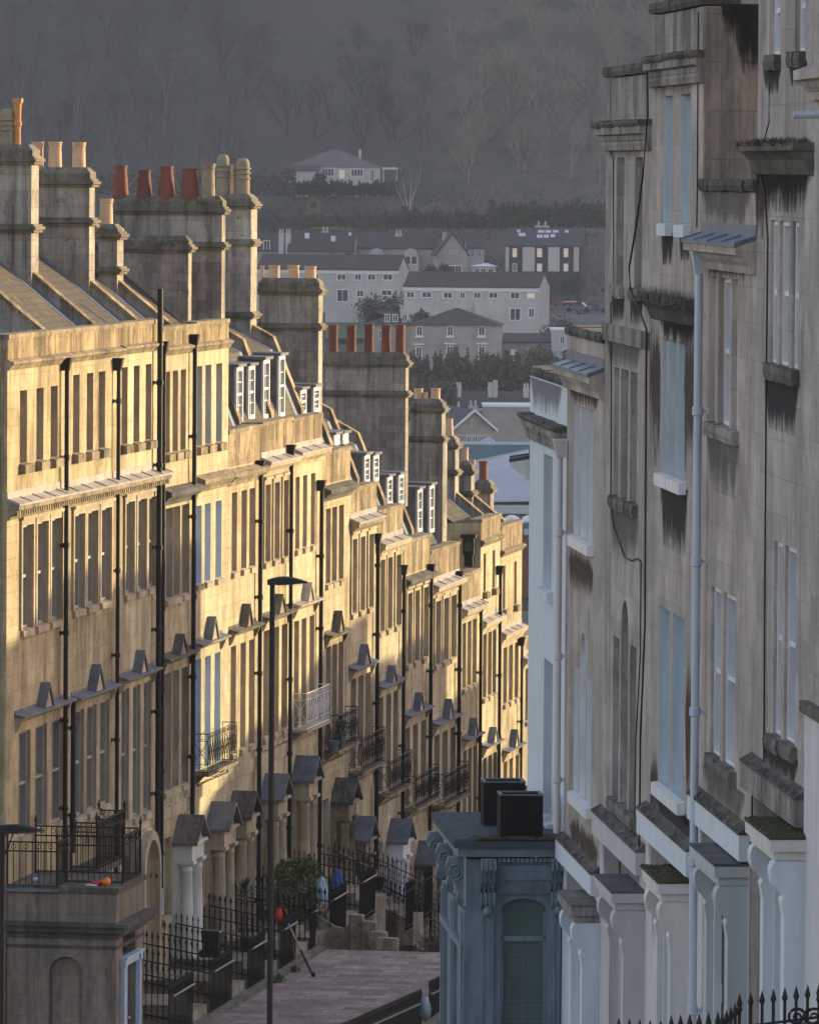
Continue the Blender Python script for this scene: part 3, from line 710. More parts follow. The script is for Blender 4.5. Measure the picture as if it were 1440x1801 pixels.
    cornice(t, u0, u1, zc, proj=.25 if i < 14 else .2, h=.42, mat=h['cm'], flash=h.get('flash', 'lead_pale'), dentil=bool(h.get('dent')))
    # canopy over the first floor windows
    xs = h['w1'][2]; wpx = h['w1'][3]
    ca = L.hit(xs[0] - wpx * .9, h['can'] + 30)[0]; cb = L.hit(xs[-1] + wpx * .75, h['can'] + 30)[0]
    cg = h.get('cang', 'lead')
    canopy(t, ca, cb, zcan - .08, .24, cg, True, 'corn_clean' if cg != 'mossy' else 'corn', .95 + .12 * math.sin(i * 2.3), .48 + .05 * math.sin(i * 1.7))
    # roof
    if h.get('mans'): prof = [(.5, zpar - .25), (1.25, zpar + 1.6), (5, zpar + 3.7), (9.9, zpar - .3)]
    elif h.get('flat') or h['roof'] is None: prof = None
    else: prof = [(.55, zpar - .35), (4.6, zpar + 2.95), (9.9, zpar - .5)]
    h['prof'] = prof
    if prof:
        roof(t, u0 + .1, u1 - .1, prof, h['roof'])
        fl = MB(); pr = [(y, z + .012) for y, z in prof[:-1]]
        fl.prism(pr + [(y, z - .05) for y, z in reversed(pr)], u1 - .62, u1 - .14); fl.build('lead_flashing', M['lead_blue'], t)
    else:
        f = MB(); f.box(u0 + .05, u1 - .05, .33, 9.9, zpar - .45, zpar - .35); f.build('flat_roof', M['lead'], t)
    for (px, yt, yb) in h.get('dorm', ()):
        uu = L.hit(px, (yt + yb) / 2, -.62)[0]
        zt_, zb_ = L.hit(px, yt, -.62)[1], L.hit(px, yb, -.62)[1]
        dormer(t, uu, .85, min(zb_, zpar + .05), zt_, .62, 2.6)
# party walls and chimneys
def party(i, prof): gable_wall(LHOUSE[i], UB[i + 1], prof)
P0 = HL[1]['prof']
gable_wall(LHOUSE[1], UB[1] + .17, P0)
for i in range(1, 13):
    if HL[i]['prof'] is not None and i != 4: party(i, HL[i]['prof'])
# house five ends in a tall wall
party(4, [(y, z + .05) for y, z in HL[4]['prof']])
for i in (14, 15): party(i, HL[i]['prof'])
def CH(i, bi, *a, du=0.0, **k): return chimney(LHOUSE[i], L, UB[bi] + du, *a, **k)
CH(1, 2, -42, 55, 255, 511, thick=.75, bands=(283, 403), pots=((13, 186, 262, 27, 'louvre', 'stonepot'), (31, 176, 262, 12, 'crown', 'orange'), (-22, 190, 262, 25, 'louvre', 'stonepot')), du=-.35)
CH(2, 3, 66, 157, 295, 500, thick=.6, bands=(323, 391), pots=((97, 249, 297, 24, 'plain', 'buff'), (139, 250, 297, 24, 'plain', 'buff'), (66, 249, 297, 22, 'plain', 'buff')), du=-.3)
CH(3, 4, 173, 206, 395, 520, thick=.7, bands=(416, 477), pots=((187, 348, 398, 24, 'plain', 'buff'),), du=-.35)
CH(4, 5, 213, 331, 415, 548, thick=.4, bands=(438,), pots=(), du=-1.3, rubble=(444, 510))
CH(4, 5, 203, 390, 345, 562, thick=.42, bands=(371, 433), du=-.2, rubble=(460, 550), pots=((212, 288, 349, 27, 'taper', 'red'), (254, 296, 349, 26, 'taper', 'darkred'), (293, 290, 349, 28, 'taper', 'red'), (334, 293, 350, 31, 'taper', 'red'), (366, 288, 347, 25, 'plain', 'stonepot')))
CH(7, 8, 396, 441, 342, 588, thick=.85, bands=(362, 428, 556), du=-.4, rubble=(438, 540), pots=((392, 270, 345, 24, 'louvre', 'stonepot'), (427, 277, 345, 26, 'louvre', 'stonepot'), (409, 288, 345, 9, 'plain', 'buff')))
CH(8, 9, 455, 560, 490, 708, thick=.6, bands=(513, 576), du=-.3, rubble=(584, 690), pots=((461, 465, 493, 8, 'plain', 'buff'), (482, 465, 493, 21, 'plain', 'buff'), (516, 465, 493, 21, 'plain', 'buff'), (546, 466, 494, 21, 'plain', 'buff')))
CH(11, 12, 572, 713, 620, 828, thick=.5, bands=(641, 694), du=-.25, rubble=(702, 800), pots=((586, 569, 623, 17, 'plain', 'red'), (618, 570, 623, 17, 'plain', 'red'), (649, 568, 623, 17, 'plain', 'darkred'), (679, 570, 623, 17, 'plain', 'red'), (704, 570, 623, 17, 'plain', 'red')))
CH(12, 13, 721, 776, 703, 938, thick=.7, bands=(722, 774), steps=(774,), du=-.35, pots=((736, 681, 706, 16, 'plain', 'buff'), (766, 681, 706, 17, 'plain', 'buff'), (748, 688, 706, 8, 'plain', 'buff')))
CH(14, 15, 781, 800, 768, 895, thick=.75, bands=(786, 833), du=-.4, pots=((790, 733, 772, 15, 'taper', 'buff'),))
CH(15, 16, 806, 828, 812, 920, thick=.75, bands=(832, 870), steps=(870,), du=-.4, pots=((817, 785, 815, 14, 'plain', 'buff'), (832, 806, 815, 8, 'plain', 'buff')))
CH(16, 17, 834, 862, 845, 925, thick=.7, bands=(864,), du=-.4, pots=((850, 807, 850, 16, 'plain', 'red'),))
# vent box on the shaded side wall of the square ended house
t = LHOUSE[14]; u = UB[14]
ya, za = L.hitu(817, 945, u); yb, zb_ = L.hitu(836, 975, u)
mb = MB(); y0, y1 = min(ya, yb), max(ya, yb)
mb.box(u - .35, u - .003, y0, y1, zb_, za); mb.box(u - .42, u - .003, y0 - .06, y1 + .06, za, za + .1); mb.box(u - .3, u - .003, y0 + .04, y1 - .04, zb_ - .35, zb_ - .003)
vb = mb.build('vent_box', M['iron'], t)
mb = MB(); mb.box(u - .37, u - .351, y0 + .06, y1 - .06, zb_ + .1, za - .12); mb.build('vent_grille', M['glass'], vb)
# pipes
def pipe(i, px, yt, yb, r=.055, n=.12, **k):
    u, zt = L.hit(px, yt, n); _, zb = L.hit(px, yb, n); return downpipe(LHOUSE[i], u, zt, zb, r, n, **k)
pipe(0, 118, 650, 1640, .06)
pipe(0, 129, 1232, 1500, .065, .13, hopper=False, name='waste_pipe')
pipe(1, 209, 650, 1660, .055)
pipe(2, 282, 508, 1600, .075, .14, hopper=False, name='vent_pipe')
pipe(2, 289, 620, 1560, .05)
pipe(3, 343, 607, 1530, .065)
pipe(5, 459, 828, 1640, .065)
pipe(6, 513, 800, 1510, .06)
pipe(7, 566, 862, 1540, .065, mat='pipe_grey' if 0 else 'black')
pipe(9, 665, 955, 1530, .07, mat='black')
pipe(10, 711, 1010, 1480, .06); pipe(11, 759, 1008, 1460, .065); pipe(12, 809, 1020, 1450, .07); pipe(13, 846, 1075, 1450, .06); pipe(14, 880, 1010, 1450, .06); pipe(15, 918, 1135, 1420, .05)
# porches and doors: (house, px of the hood, top y)
DOORC = ['black', 'bay_door', 'black', 'white', 'bluegrey', 'black', 'darkred', 'white', 'black', 'black', 'white', 'black', 'white', 'black', 'black', 'black', 'black']
for i, h in enumerate(HL):
    if i == 0: continue
    t = LHOUSE[i]; zb = h['zb']; ud = h['ud']
    if i == 2: door(t, ud - .72, ud + .72, zb + .2, zb + 2.6, M['black'], .55); continue
    door(t, ud - .52, ud + .52, zb + (.55 if i < 8 else 1.1), zb + (2.85 if i < 8 else 3.4), M[DOORC[i]], .24)
    if i in PORCH:
        sm, cm, rm, px, py = PORCH[i]
        zt = L.hit(px, py, .3)[1]
        portico(t, ud, zb + (.5 if i < 8 else 1.0), zt, 1.5 if i < 5 else 1.32, .5, sm, rm, cm)
# arched stone surround of house three
h = HL[2]; t = LHOUSE[2]; mb = MB(); ud = h['ud']
ring = [(ud - .95, h['zb'] + .2)] + arch_pts((ud - .95, ud + .95, h['zb'] + .2, h['zb'] + 3.72, 1.0)) + [(ud + .95, h['zb'] + .2)]
rin = [(ud - .76, h['zb'] + .2)] + arch_pts((ud - .76, ud + .76, h['zb'] + .2, h['zb'] + 3.51, 1.0)) + [(ud + .76, h['zb'] + .2)]
for k in range(len(ring) - 1):
    a, b, c, d = ring[k], ring[k + 1], rin[k + 1], rin[k]
    mb.add([(a[0], -.003, a[1]), (b[0], -.003, b[1]), (c[0], -.003, c[1]), (d[0], -.003, d[1]), (a[0], -.22, a[1]), (b[0], -.22, b[1]), (c[0], -.22, c[1]), (d[0], -.22, d[1])],
           [(4, 5, 6, 7), (0, 1, 5, 4), (2, 3, 7, 6)])
mb.build('door_arch', M['corn_clean'], t)
# balconies
for i, h in enumerate(HL):
    if not h.get('balc'): continue
    a = L.hit(h['w1'][2][0] - h['w1'][3] * .9, 1300)[0]; b = L.hit(h['w1'][2][-1] + h['w1'][3] * .8, 1300)[0]
    zf = L.hit((B[i] + B[i + 1]) / 2, h['w1'][1])[1] - .02
    balcony(LHOUSE[i], a, b, zf, .36, .92, h['balc'], 'corn' if i != 7 else 'corn_clean')
# ---------------------------------------------------------------- the shaded row on the right
def RZ(px, py, n=0.0): return Rr.hit(px, py, n)
RS = [
 dict(k='N', b=(1425, 1575), top=-420, cor=100, wall='tan2', hood=None, lower='palewall', low_y=1262,
      lab='pale stone house at the right edge of the view, its painted ground floor standing forward'),
 dict(k='A', b=(1325, 1425), top=-330, cor=262, cm='mossy', cflash=None, wall='tan2', band=(1377, 1424), bandm='streaked', lower='tan3', hood=(1379, 1425, 1473, .44), hm='moss', pm='whitewall',
      wins=[(-70, 95, [(1353, 1372), (1398, 1416)], None, 'mossy', .11), (388, 646, [(1354, 1366), (1370, 1387), (1392, 1404)], None, 'mossy', .09), (958, 1304, [(1360, 1374), (1379, 1399)], None, 'blackstone', .09)],
      st=[(1318, 1432, 282, 372, 'soot'), (1322, 1428, 284, 345, 'soot'), (1343, 1406, 674, 760, 'soot'), (1341, 1374, 108, 165, 'soot'), (1387, 1420, 108, 150, 'soot'), (1340, 1404, 1318, 1372, 'soot'), (1375, 1424, 1400, 1480, 'grime'), (1328, 1345, 300, 420, 'rust')],
      lab='tall stone house with the grass topped cornice slab and black soot below it'),
 dict(k='B', b=(1230, 1325), top=330, cor=414, cm='corn', cflash='lead_blue', wall='tan', band=(1437, 1482), bandm='whitewall', lower='palewall', hood=(1273, 1318, 1520, .41), hm='slate', pm='greenwall',
      wins=[(488, 750, [(1248, 1259), (1263, 1283), (1286, 1297)], None, 'tan3', .12), (1040, 1342, [(1250, 1267), (1271, 1293)], None, 'blackstone', .09)],
      st=[(1233, 1322, 336, 400, 'grime'), (1242, 1300, 772, 870, 'grime'), (1235, 1320, 440, 492, 'rust'), (1235, 1312, 1370, 1440, 'grime')],
      lab='stone house with a lead sheeted cornice and pale grey downpipe, lower than both neighbours'),
 dict(k='C', b=(1140, 1230), top=14, cor=92, cm='mossy', cflash=None, wall='tan', slab=522, band=(1465, 1508), bandm='whitewall', lower='palewall', hood=(1183, 1213, 1551, .40), hm='moss', pm='offwhite',
      wins=[(166, 392, [(1168, 1182), (1198, 1214)], 'paleblue', 'whitewall', .2), (598, 838, [(1164, 1172), (1176, 1189), (1193, 1205)], 'paleblue', 'white', .2), (1076, 1392, [(1159, 1177), (1182, 1202)], 'paleblue', 'white', .2)],
      st=[(1143, 1228, 112, 172, 'grime'), (1163, 1184, 408, 466, 'soot'), (1195, 1215, 408, 458, 'soot'), (1156, 1228, 536, 604, 'soot'), (1160, 1226, 536, 600, 'soot'), (1161, 1210, 852, 970, 'soot'), (1141, 1163, 540, 830, 'rust'), (1202, 1226, 560, 830, 'rust'), (1142, 1158, 1310, 1470, 'rust'), (1204, 1226, 1150, 1460, 'rust'), (1152, 1226, 1420, 1500, 'soot')],
      lab='tall stone house with pale blue painted window reveals and white sills'),
 dict(k='D', b=(1060, 1140), top=128, cor=210, cm='mossy', cflash=None, wall='tan2', mid=(575, 605), band=(1468, 1508), bandm='pinkwall', lower='pinkwall', hood=(1105, 1136, 1568, .46), hm='slate', pm='pinkwall',
      wins=[(276, 505, [(1084, 1097), (1116, 1129)], None, 'tan3', .2), (650, 880, [(1079, 1088), (1091, 1104), (1108, 1120)], None, 'blackstone', .16), ((1120, 1055, 1136), 1420, [(1077, 1088), (1091, 1104), (1107, 1118)], None, 'blackstone', .2)],
      st=[(1063, 1136, 230, 282, 'grime'), (1075, 1099, 517, 570, 'soot'), (1107, 1131, 517, 572, 'soot'), (1071, 1124, 902, 990, 'grime'), (1072, 1122, 1446, 1500, 'soot'), (1064, 1130, 602, 646, 'grime')],
      lab='stone house with an arched triple window and unpainted dark sills, hung with black cables'),
 dict(k='E', b=(995, 1060), top=590, cor=640, cm='corn', cflash='lead_blue', wall='tan', band=(1512, 1548), bandm='whitewall', lower='whitewall', hood=(1031, 1056, 1592, .42), hm='chim_cap', pm='whitewall',
      wins=[(716, 948, [(1010, 1019), (1021, 1033), (1035, 1043)], 'white', 'white', .2), ((1172, 1112, 1190), 1405, [(1010, 1018), (1020, 1030), (1032, 1040)], 'white', 'white', .2)],
      st=[(998, 1058, 672, 715, 'rust'), (997, 1047, 965, 1045, 'rust'), (998, 1056, 1450, 1520, 'rust')],
      lab='stone house with white window reveals beside the white painted house'),
 dict(k='F', b=(930, 995), top=664, cor=735, cm='streaked', cflash=None, wall='whitewall', lower=None, hood=None,
      wins=[(800, 1035, [(956, 971)], 'whitewall', 'whitewall', .25), (1162, 1440, [(956, 971)], 'whitewall', 'whitewall', .25)],
      st=[(932, 990, 672, 728, 'grime')],
      lab='white painted house with mossy parapet at the end of the right row'),
]
RH = {}
M['sillstone'] = stone('mossy_sill_stone', (.19, .175, .15), (.14, .125, .105), (.03, .028, .025), .3, .9, moss=.2)
for s in RS:
    b0, b1 = s['b']; xm = (b0 + b1) / 2
    u0 = RZ(b0, 950)[0]; u1 = RZ(b1, 950)[0]; uc = (u0 + u1) / 2
    Z = lambda y, x=None: RZ(xm if x is None else x, y)[1]
    zt = Z(s['top']); zc = Z(s['cor'])
    zb = (RZ(s['hood'][1], s['hood'][2])[1] - 2.95) if s['hood'] else {'N': -9.2, 'F': -14.4}[s['k']]
    t = thing('terraced_house', s['lab'], 'house', Rr, uc, 0, zb, 'houses of the shaded row'); RH[s['k']] = t
    s.update(u0=u0, u1=u1, zt=zt, zc=zc, zb=zb)
    holes = []; wins = []
    for (yt, yb, xs, jamb, sill, dep) in s.get('wins', ()):
        for j, x in enumerate(xs):
            y_t = yt[j] if isinstance(yt, tuple) else yt
            arch = 1.0 if isinstance(yt, tuple) and j == 1 else False
            xc2 = (xs[0][0] + xs[-1][1]) / 2; ym = (y_t + yb) / 2
            a, b = RZ(x[0], ym)[0], RZ(x[1], ym)[0]
            z0 = Z(yb, xc2); z1 = Z(y_t, xc2 if not isinstance(yt, tuple) else (x[0] + x[1]) / 2)
            ho = (a, b, z0, z1, arch); holes.append(ho); wins.append((ho, dep, jamb, None))
        xa, xb = xs[0][0], xs[-1][1]
        s.setdefault('sills', []).append((RZ(xa, yb)[0], RZ(xb, yb)[0], Z(yb, (xa + xb) / 2), sill, len(xs) == 2 and s['k'] in 'ACD' and yb < 520, xs, yb))
    zlow = None
    if s.get('band'): zlow = Z((s['band'][0] + s['band'][1]) / 2)
    mb = MB()
    wall_holes(mb, u0, u1, zb - 2.5, zt - .05, holes, 0, .28)
    zs = zt - .05
    mb.quad((u0, 0, zb - 2.5), (u0, 0, zs), (u0, 9, zs), (u0, 9, zb - 2.5)); mb.quad((u1, 0, zb - 2.5), (u1, 9, zb - 2.5), (u1, 9, zs), (u1, 0, zs))
    mb.quad((u0, 9, zb - 2.5), (u0, 9, zs), (u1, 9, zs), (u1, 9, zb - 2.5)); mb.quad((u0, .4, zb - 2.5), (u1, .4, zb - 2.5), (u1, .4, zs - .4), (u0, .4, zs - .4))
    mb.quad((u0, 0, zs), (u1, 0, zs), (u1, .4, zs), (u0, .4, zs)); mb.quad((u0, .4, zs - .4), (u1, .4, zs - .4), (u1, 9, zs - .4), (u0, 9, zs - .4)); mb.quad((u0, .4, zs - .4), (u0, .4, zs), (u1, .4, zs), (u1, .4, zs - .4))
    w = mb.build('wall', M[s['wall']], t)
    fr = MB(); fr.box(u0 + .05, u1 - .05, .42, 8.9, zs - .39, zs - .33); fr.build('flat_roof', M['lead'], t)
    for ho, dep, jamb, _ in wins:
        window(t, ho, dep, M['white'], M[jamb] if jamb else None, M['glass'], None, bars=0 if s['k'] in 'AB' else 1, fw=.06, box=.13)
    for (a, b, z, sm, split, xs, yb) in s.get('sills', ()):
        for (a, b) in ([(RZ(x[0], yb)[0], RZ(x[1], yb)[0]) for x in xs] if split else [(a, b)]):
            sh = .17; ex = .05 if split else .12
            
            if sm in ('mossy', 'blackstone', 'tan3'): rough_slab(t, a - ex, b + ex, z + .005, .09, sh, {'tan3': 'streaked', 'blackstone': 'sillstone'}.get(sm, sm), 'sill', .05, .9)
            else: q = MB(); q.prism([(.05, z - sh), (.05, z + .005), (-.1, z - .02), (-.1, z - sh)], a - ex, b + ex); q.build('sill', M[sm], t)
    if s['k'] != 'N':
        rough_slab(t, u0 - .02, u1 + .03, zt + .1, .06, .13, 'blackstone' if s['k'] in 'BC' else 'mossy', 'parapet_coping', .45)
    if s['k'] in 'CD':
        q = MB(); q.quad((u0 + .01, -.003, zc), (u1 - .01, -.003, zc), (u1 - .01, -.003, zt - .05), (u0 + .01, -.003, zt - .05)); q.build('parapet_face', M['streaked'], t)
    if s['k'] != 'A': cornice(t, u0, u1, zc, proj={'C': .13, 'D': .17, 'E': .22, 'F': .17}.get(s['k'], .24), h=.42, mat={'mossy': 'streaked', 'corn': 'tan'}.get(s.get('cm'), s.get('cm', 'tan')), flash=s.get('cflash'), drop=.08)
    if s.get('cm') in ('mossy', 'streaked') and s['k'] != 'A': rough_slab(t, u0 - .03, u1 + .02, zc - .02, .17 if s['k'] == 'C' else .21, .08, 'mossy', 'cornice_slab')
    for (xa, xb, ya, yb, m) in s.get('st', ()):
        ym = (ya + yb) / 2; xx = (xa + xb) / 2
        stain(t, RZ(xa, ym)[0], RZ(xb, ym)[0], RZ(xx, yb)[1], RZ(xx, ya)[1], m, -.006)
    if s.get('band'):
        z1, z0 = Z(s['band'][0]), Z(s['band'][1])
        q = MB(); q.box(u0 + .03, u1 - .06, -.13, -.002, z0, z1); bd = q.build('ledge', M[s['bandm']], t); stain(t, u0 + .3, u1 - .5, z0 - 1.4, z0 - .01, 'grime', -.0075)
        q = MB(); q.prism([(-.004, z1 + .003), (-.145, z1 + .003), (-.145, z1 + .03), (-.004, z1 + .11)], u0 + .02, u1 - .05)
        for k in range(320):
            x = u0 + .05 + (u1 - u0 - .2) * random.random(); y = -.14 * random.random(); r = .01 + .018 * random.random(); zz = z1 + .03 + .06 * (1 + y / .14); q.add([(x - r, y - r, zz), (x + r, y - r, zz), (x + r, y + r, zz), (x - r, y + r, zz), (x, y, zz + r)], [(0, 1, 4), (1, 2, 4), (2, 3, 4), (3, 0, 4)])
        q.build('mossy_top', M['mossy'], bd)
        if s['lower']:
            q = MB(); q.quad((u0 + .02, -.006, zb - .3), (u1 - .02, -.006, zb - .3), (u1 - .02, -.006, z0), (u0 + .02, -.006, z0)); q.build('painted_ground_floor', M[s['lower']], t)
    if s['hood']:
        p0, p1, py, n = s['hood']
        a, b = RZ(p0, py - 25)[0], RZ(p1, py)[0]; zh = RZ(p1, py)[1]
        q = MB(); q.box(a, b, -n, -.005, zh - .16, zh - .03); q.box(a + .05, b - .05, -n + .05, -.005, zh - .26, zh - .161)
        hd = q.build('door_hood', M['offwhite' if s['k'] in 'AC' else s['pm'] if s['k'] != 'E' else 'streaked'], t)
        q = MB(); q.box(a - .01, b + .01, -n - .01, -.006, zh - .029, zh)
        if s['hm'] == 'moss':
            for k in range(420):
                x = a + (b - a) * random.random(); y = -n * random.random(); r = .015 + .035 * random.random(); q.add([(x - r, y - r, zh), (x + r, y - r, zh), (x + r, y + r, zh), (x - r, y + r, zh), (x + random.uniform(-.01, .01), y, zh + r * .8)], [(0, 1, 4), (1, 2, 4), (2, 3, 4), (3, 0, 4)])
        q.build('hood_top', M[s['hm']], hd)
        pm = M[s['pm']]
        for (xa, xb, nn) in ((b - .38, b - .06, n - .07), (a + .06, a + .34, n - .07)):
            q = MB(); q.box(xa, xb, -nn + .1, -.007, zb - .3, zh - .27)
            # scroll console carrying the hood
            zz = zh - .265
            prof = [(-nn + .1, zz - .62), (-nn + .085, zz - .52), (-nn + .07, zz - .45), (-nn + .09, zz - .40), (-nn + .05, zz - .34), (-nn + .0, zz - .30), (-nn - .035, zz - .24), (-nn - .05, zz - .17), (-nn - .05, zz - .10), (-nn - .03, zz - .04), (-nn + .01, zz - .002), (-.01, zz - .002), (-.01, zz - .62)]
            q.prism(prof, xa + .003, xb - .003)
            q.box(xa - .02, xb + .02, -nn + .08, -.008, zb + .1, zb + .35)
            q.build('door_pier', pm, hd)
        door(t, a + .4, b - .44, zb, zb + 2.3, M['black' if s['k'] in 'BD' else 'baypaint'], -.02)
        q = MB()
        for x in (a + .35, b - .47): q.box(x, x + .08, -.16, -.02, zb, zb + 2.4)
        q.box(a + .43, b - .47, -.16, -.02, zb + 2.32, zb + 2.4); q.build('door_frame', M['white'], t)
# extra pieces
s = RS[3]; t = RH['C']   # mossy slab under the attic of the pale blue house and its shaded gable
zs_ = RZ(1185, 522)[1]; rough_slab(t, s['u0'] + .02, s['u1'] - .2, zs_ + .0, .2, .1, 'mossy', 'cornice_slab'); q = MB(); q.prism([(0, zs_ - .1), (-.14, zs_ - .1), (-.06, zs_ - .2), (0, zs_ - .34)], s['u0'] + .05, s['u1'] - .22)
for k in range(240):
    x = s['u0'] + .1 + (s['u1'] - s['u0'] - .4) * random.random(); y = -.32 * random.random(); r = .02 + .03 * random.random(); q.add([(x - r, y, zs_ - .06), (x + r, y, zs_ - .06), (x + random.uniform(-.03, .03), y - .02, zs_ + .08 + .08 * random.random())], [(0, 1, 2)])
q.build('cornice_moulding', M['blackstone'], t)
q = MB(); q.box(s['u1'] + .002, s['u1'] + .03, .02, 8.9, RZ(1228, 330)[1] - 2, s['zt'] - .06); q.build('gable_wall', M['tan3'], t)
q = MB(); u = s['u1'] + .034
for (ya, yb, z0, z1) in ((.35, .95, -.9, -.02), (.75, 1.6, -2.2, -.02), (.2, .6, -.5, -.02)): q.quad((u, ya, s['zt'] + z0), (u, yb, s['zt'] + z0), (u, yb, s['zt'] + z1), (u, ya, s['zt'] + z1), uv=True)
q.build('soot_stain', M['soot'], t)
s = RS[1]; t = RH['A']; z0 = s['zc']   # grass growing on the nearest cornice slab
q = MB()
q.box(s['u0'] - .05, s['u1'], -.24, -.004, z0 - .02, z0 + .07); q.prism([(-.003, z0 - .021), (-.2, z0 - .021), (-.1, z0 - .12), (-.05, z0 - .28), (-.003, z0 - .3)], s['u0'] + .02, s['u1'] - .02)
for k in range(900):
    x = s['u0'] + (s['u1'] - s['u0']) * random.random(); y = -.22 * random.random() - .02; a = random.uniform(0, 6.3); r = .014; hh = .03 + .07 * random.random() ** 2
    q.add([(x - r * math.cos(a), y - r * math.sin(a), z0 + .03), (x + r * math.cos(a), y + r * math.sin(a), z0 + .03), (x + random.uniform(-.1, .1), y + random.uniform(-.1, .1), z0 + .05 + hh)], [(0, 1, 2)])
q.build('grassy_slab', M['mossy'], t)
s = RS[4]; t = RH['D']; z1, z0 = RZ(1100, 575)[1], RZ(1100, 605)[1]
q = MB(); q.box(s['u0'] + .02, s['u1'] - .02, -.04, -.003, z0, z1); q.build('string_course', M['streaked'], t)
# nearest house: painted ground floor standing forward, cornice hood and stub pipe
s = RS[0]; t = RH['N']; zl = RZ(1440, 1262)[1]
q = MB(); q.box(s['u0'] + .05, s['u1'], -.05, -.003, -12, zl); g = q.build('painted_ground_floor', M['palewall'], t)
q = MB(); q.box(s['u0'] + .0, s['u1'], -.11, -.004, zl, zl + .12); q.build('ledge', M['chim_cap'], g)
q = MB(); u, z = RZ(1436, 200, .3); q.tube([(u, .0, z), (u, -.55, z - .01)], .04, 8); q.build('overflow_pipe', M['pipe_grey'], t)
# pipes of the right row
def rpipe(k, px, yt, yb, r, n, **kw):
    u, zt = RZ(px, yt, n); _, zb = RZ(px - (6 if k == 'B' else 3), yb, n); return downpipe(RH[k], u, zt, zb, r, n, **kw)
rpipe('B', 1229, 478, 1900, .062, .13, mat='pipe_grey')
rpipe('F', 984, 802, 1468, .058, .12, mat='palewall')
# black cables
def cable(k, pts, r=.009, n=.02):
    q = MB(); q.tube([(lambda h: (h[0], -n, h[1]))(RZ(px, py, n)) for px, py in pts], r, 5); return q.build('cable', M['iron'], RH[k])
cable('D', [(1138, 120), (1139, 200), (1130, 310), (1118, 400), (1106, 470), (1108, 510), (1122, 540), (1137, 580), (1136, 700), (1135, 900), (1134, 1100), (1126, 1300), (1124, 1490)], .014, .1)
cable('D', [(1074, 530), (1075, 700), (1074, 890), (1080, 930), (1098, 980), (1110, 986), (1121, 982), (1127, 990), (1126, 1150), (1118, 1300), (1116, 1440)], .010)
cable('D', [(1065, 230), (1078, 280), (1079, 500)], .008)
cable('A', [(1352, 145), (1352, 215), (1345, 240)], .008, .3); cable('A', [(1330, 285), (1345, 340), (1350, 420), (1347, 700), (1345, 1000), (1343, 1340)], .011)
cable('C', [(1228, 20), (1227, 150), (1226, 330), (1225, 400)], .01)
cable('B', [(1318, 1500), (1322, 1440), (1323, 1340)], .01)
cable('D', [(1089, 1486), (1090, 1545)], .012); cable('E', [(1088 - 36, 1600), (1085 - 34, 1700)], .01)
# house beyond the white one: only the end of its cornice shows
p = Rr.world(RS[6]['u0'], 0, 0); Rg = Row((p.x, p.y), (-(945 - 720) / F, -1.0))
t = thing('terraced_house', 'house behind the white painted one, showing only its dark cornice end', 'house', Rg, -4.5, 0, -15, 'houses of the shaded row')
zt = at(925, 805, p.y).z
q = MB(); q.box(-9, -.05, .02, 9, -18, zt + .3); q.build('wall', M['tan'], t)
cornice(t, -1.1, -.05, zt, .30, .36, 'offwhite', 'slate', drop=.05, seg=False)
# ---------------------------------------------------------------- blue bay at the end of the right row
M['bayroof'] = plain('weathered_bay_roof', (.075, .095, .11), (.04, .05, .055), .85, 2.5, spec=.2)
ub = RZ(988, 1600)[0]; depth = 4.2; n = 1.45
def BZ(py, px=900, u=None): return Rr.hitu(px, py, ub if u is None else u)[1]
def BY(px, py=1600): return Rr.hitu(px, py, ub)[0]
yL = BY(822); yR = -.02
zr = BZ(1478); zg = -14.6
t = thing('shop_bay', 'slate blue painted single storey bay with scroll brackets and arched window', 'bay', Rr, ub - depth / 2, yL / 2, zg)
mb = MB(); wa, wb = BY(881), BY(961); zwt, zwb = BZ(1581), zg + .5
# near face with the arched window: built in its own plane by swapping axes
def yz_quad(mb, u, a, b, c, d): mb.add([(u, a, c), (u, b, c), (u, b, d), (u, a, d)], [(0, 1, 2, 3)])
zc_ = BZ(1512)
for (a, b, c, d) in ((yL, wa, zg - 1, zc_), (wb, yR, zg - 1, zc_), (wa, wb, zg - 1, zwb), (wa, wb, zwt, zc_)): yz_quad(mb, ub, a, b, c, d)
m = (wa + wb) / 2; r = (wb - wa) / 2; rz = r * .62
arc = [(m - r * math.cos(math.pi * k / 12), zwt - rz + rz * (math.sin(math.pi * k / 12)) ** .8) for k in range(13)]
for (p, q) in zip(arc[:-1], arc[1:]): mb.add([(ub, p[0], p[1]), (ub, q[0], q[1]), (ub, q[0], zwt), (ub, p[0], zwt)], [(0, 1, 2, 3)])
pts = [(wa, zwb)] + arc + [(wb, zwb)]
for (p, q) in zip(pts, pts[1:] + pts[:1]): mb.add([(ub, p[0], p[1]), (ub - .1, p[0], p[1]), (ub - .1, q[0], q[1]), (ub, q[0], q[1])], [(0, 1, 2, 3)])
# street face, far face
mb.quad((ub - depth, yL, zg - 1), (ub, yL, zg - 1), (ub, yL, zc_), (ub - depth, yL, zc_)); mb.add([(ub - depth, yL, zg - 1), (ub - depth, yR, zg - 1), (ub - depth, yR, zc_), (ub - depth, yL, zc_)], [(0, 1, 2, 3)])
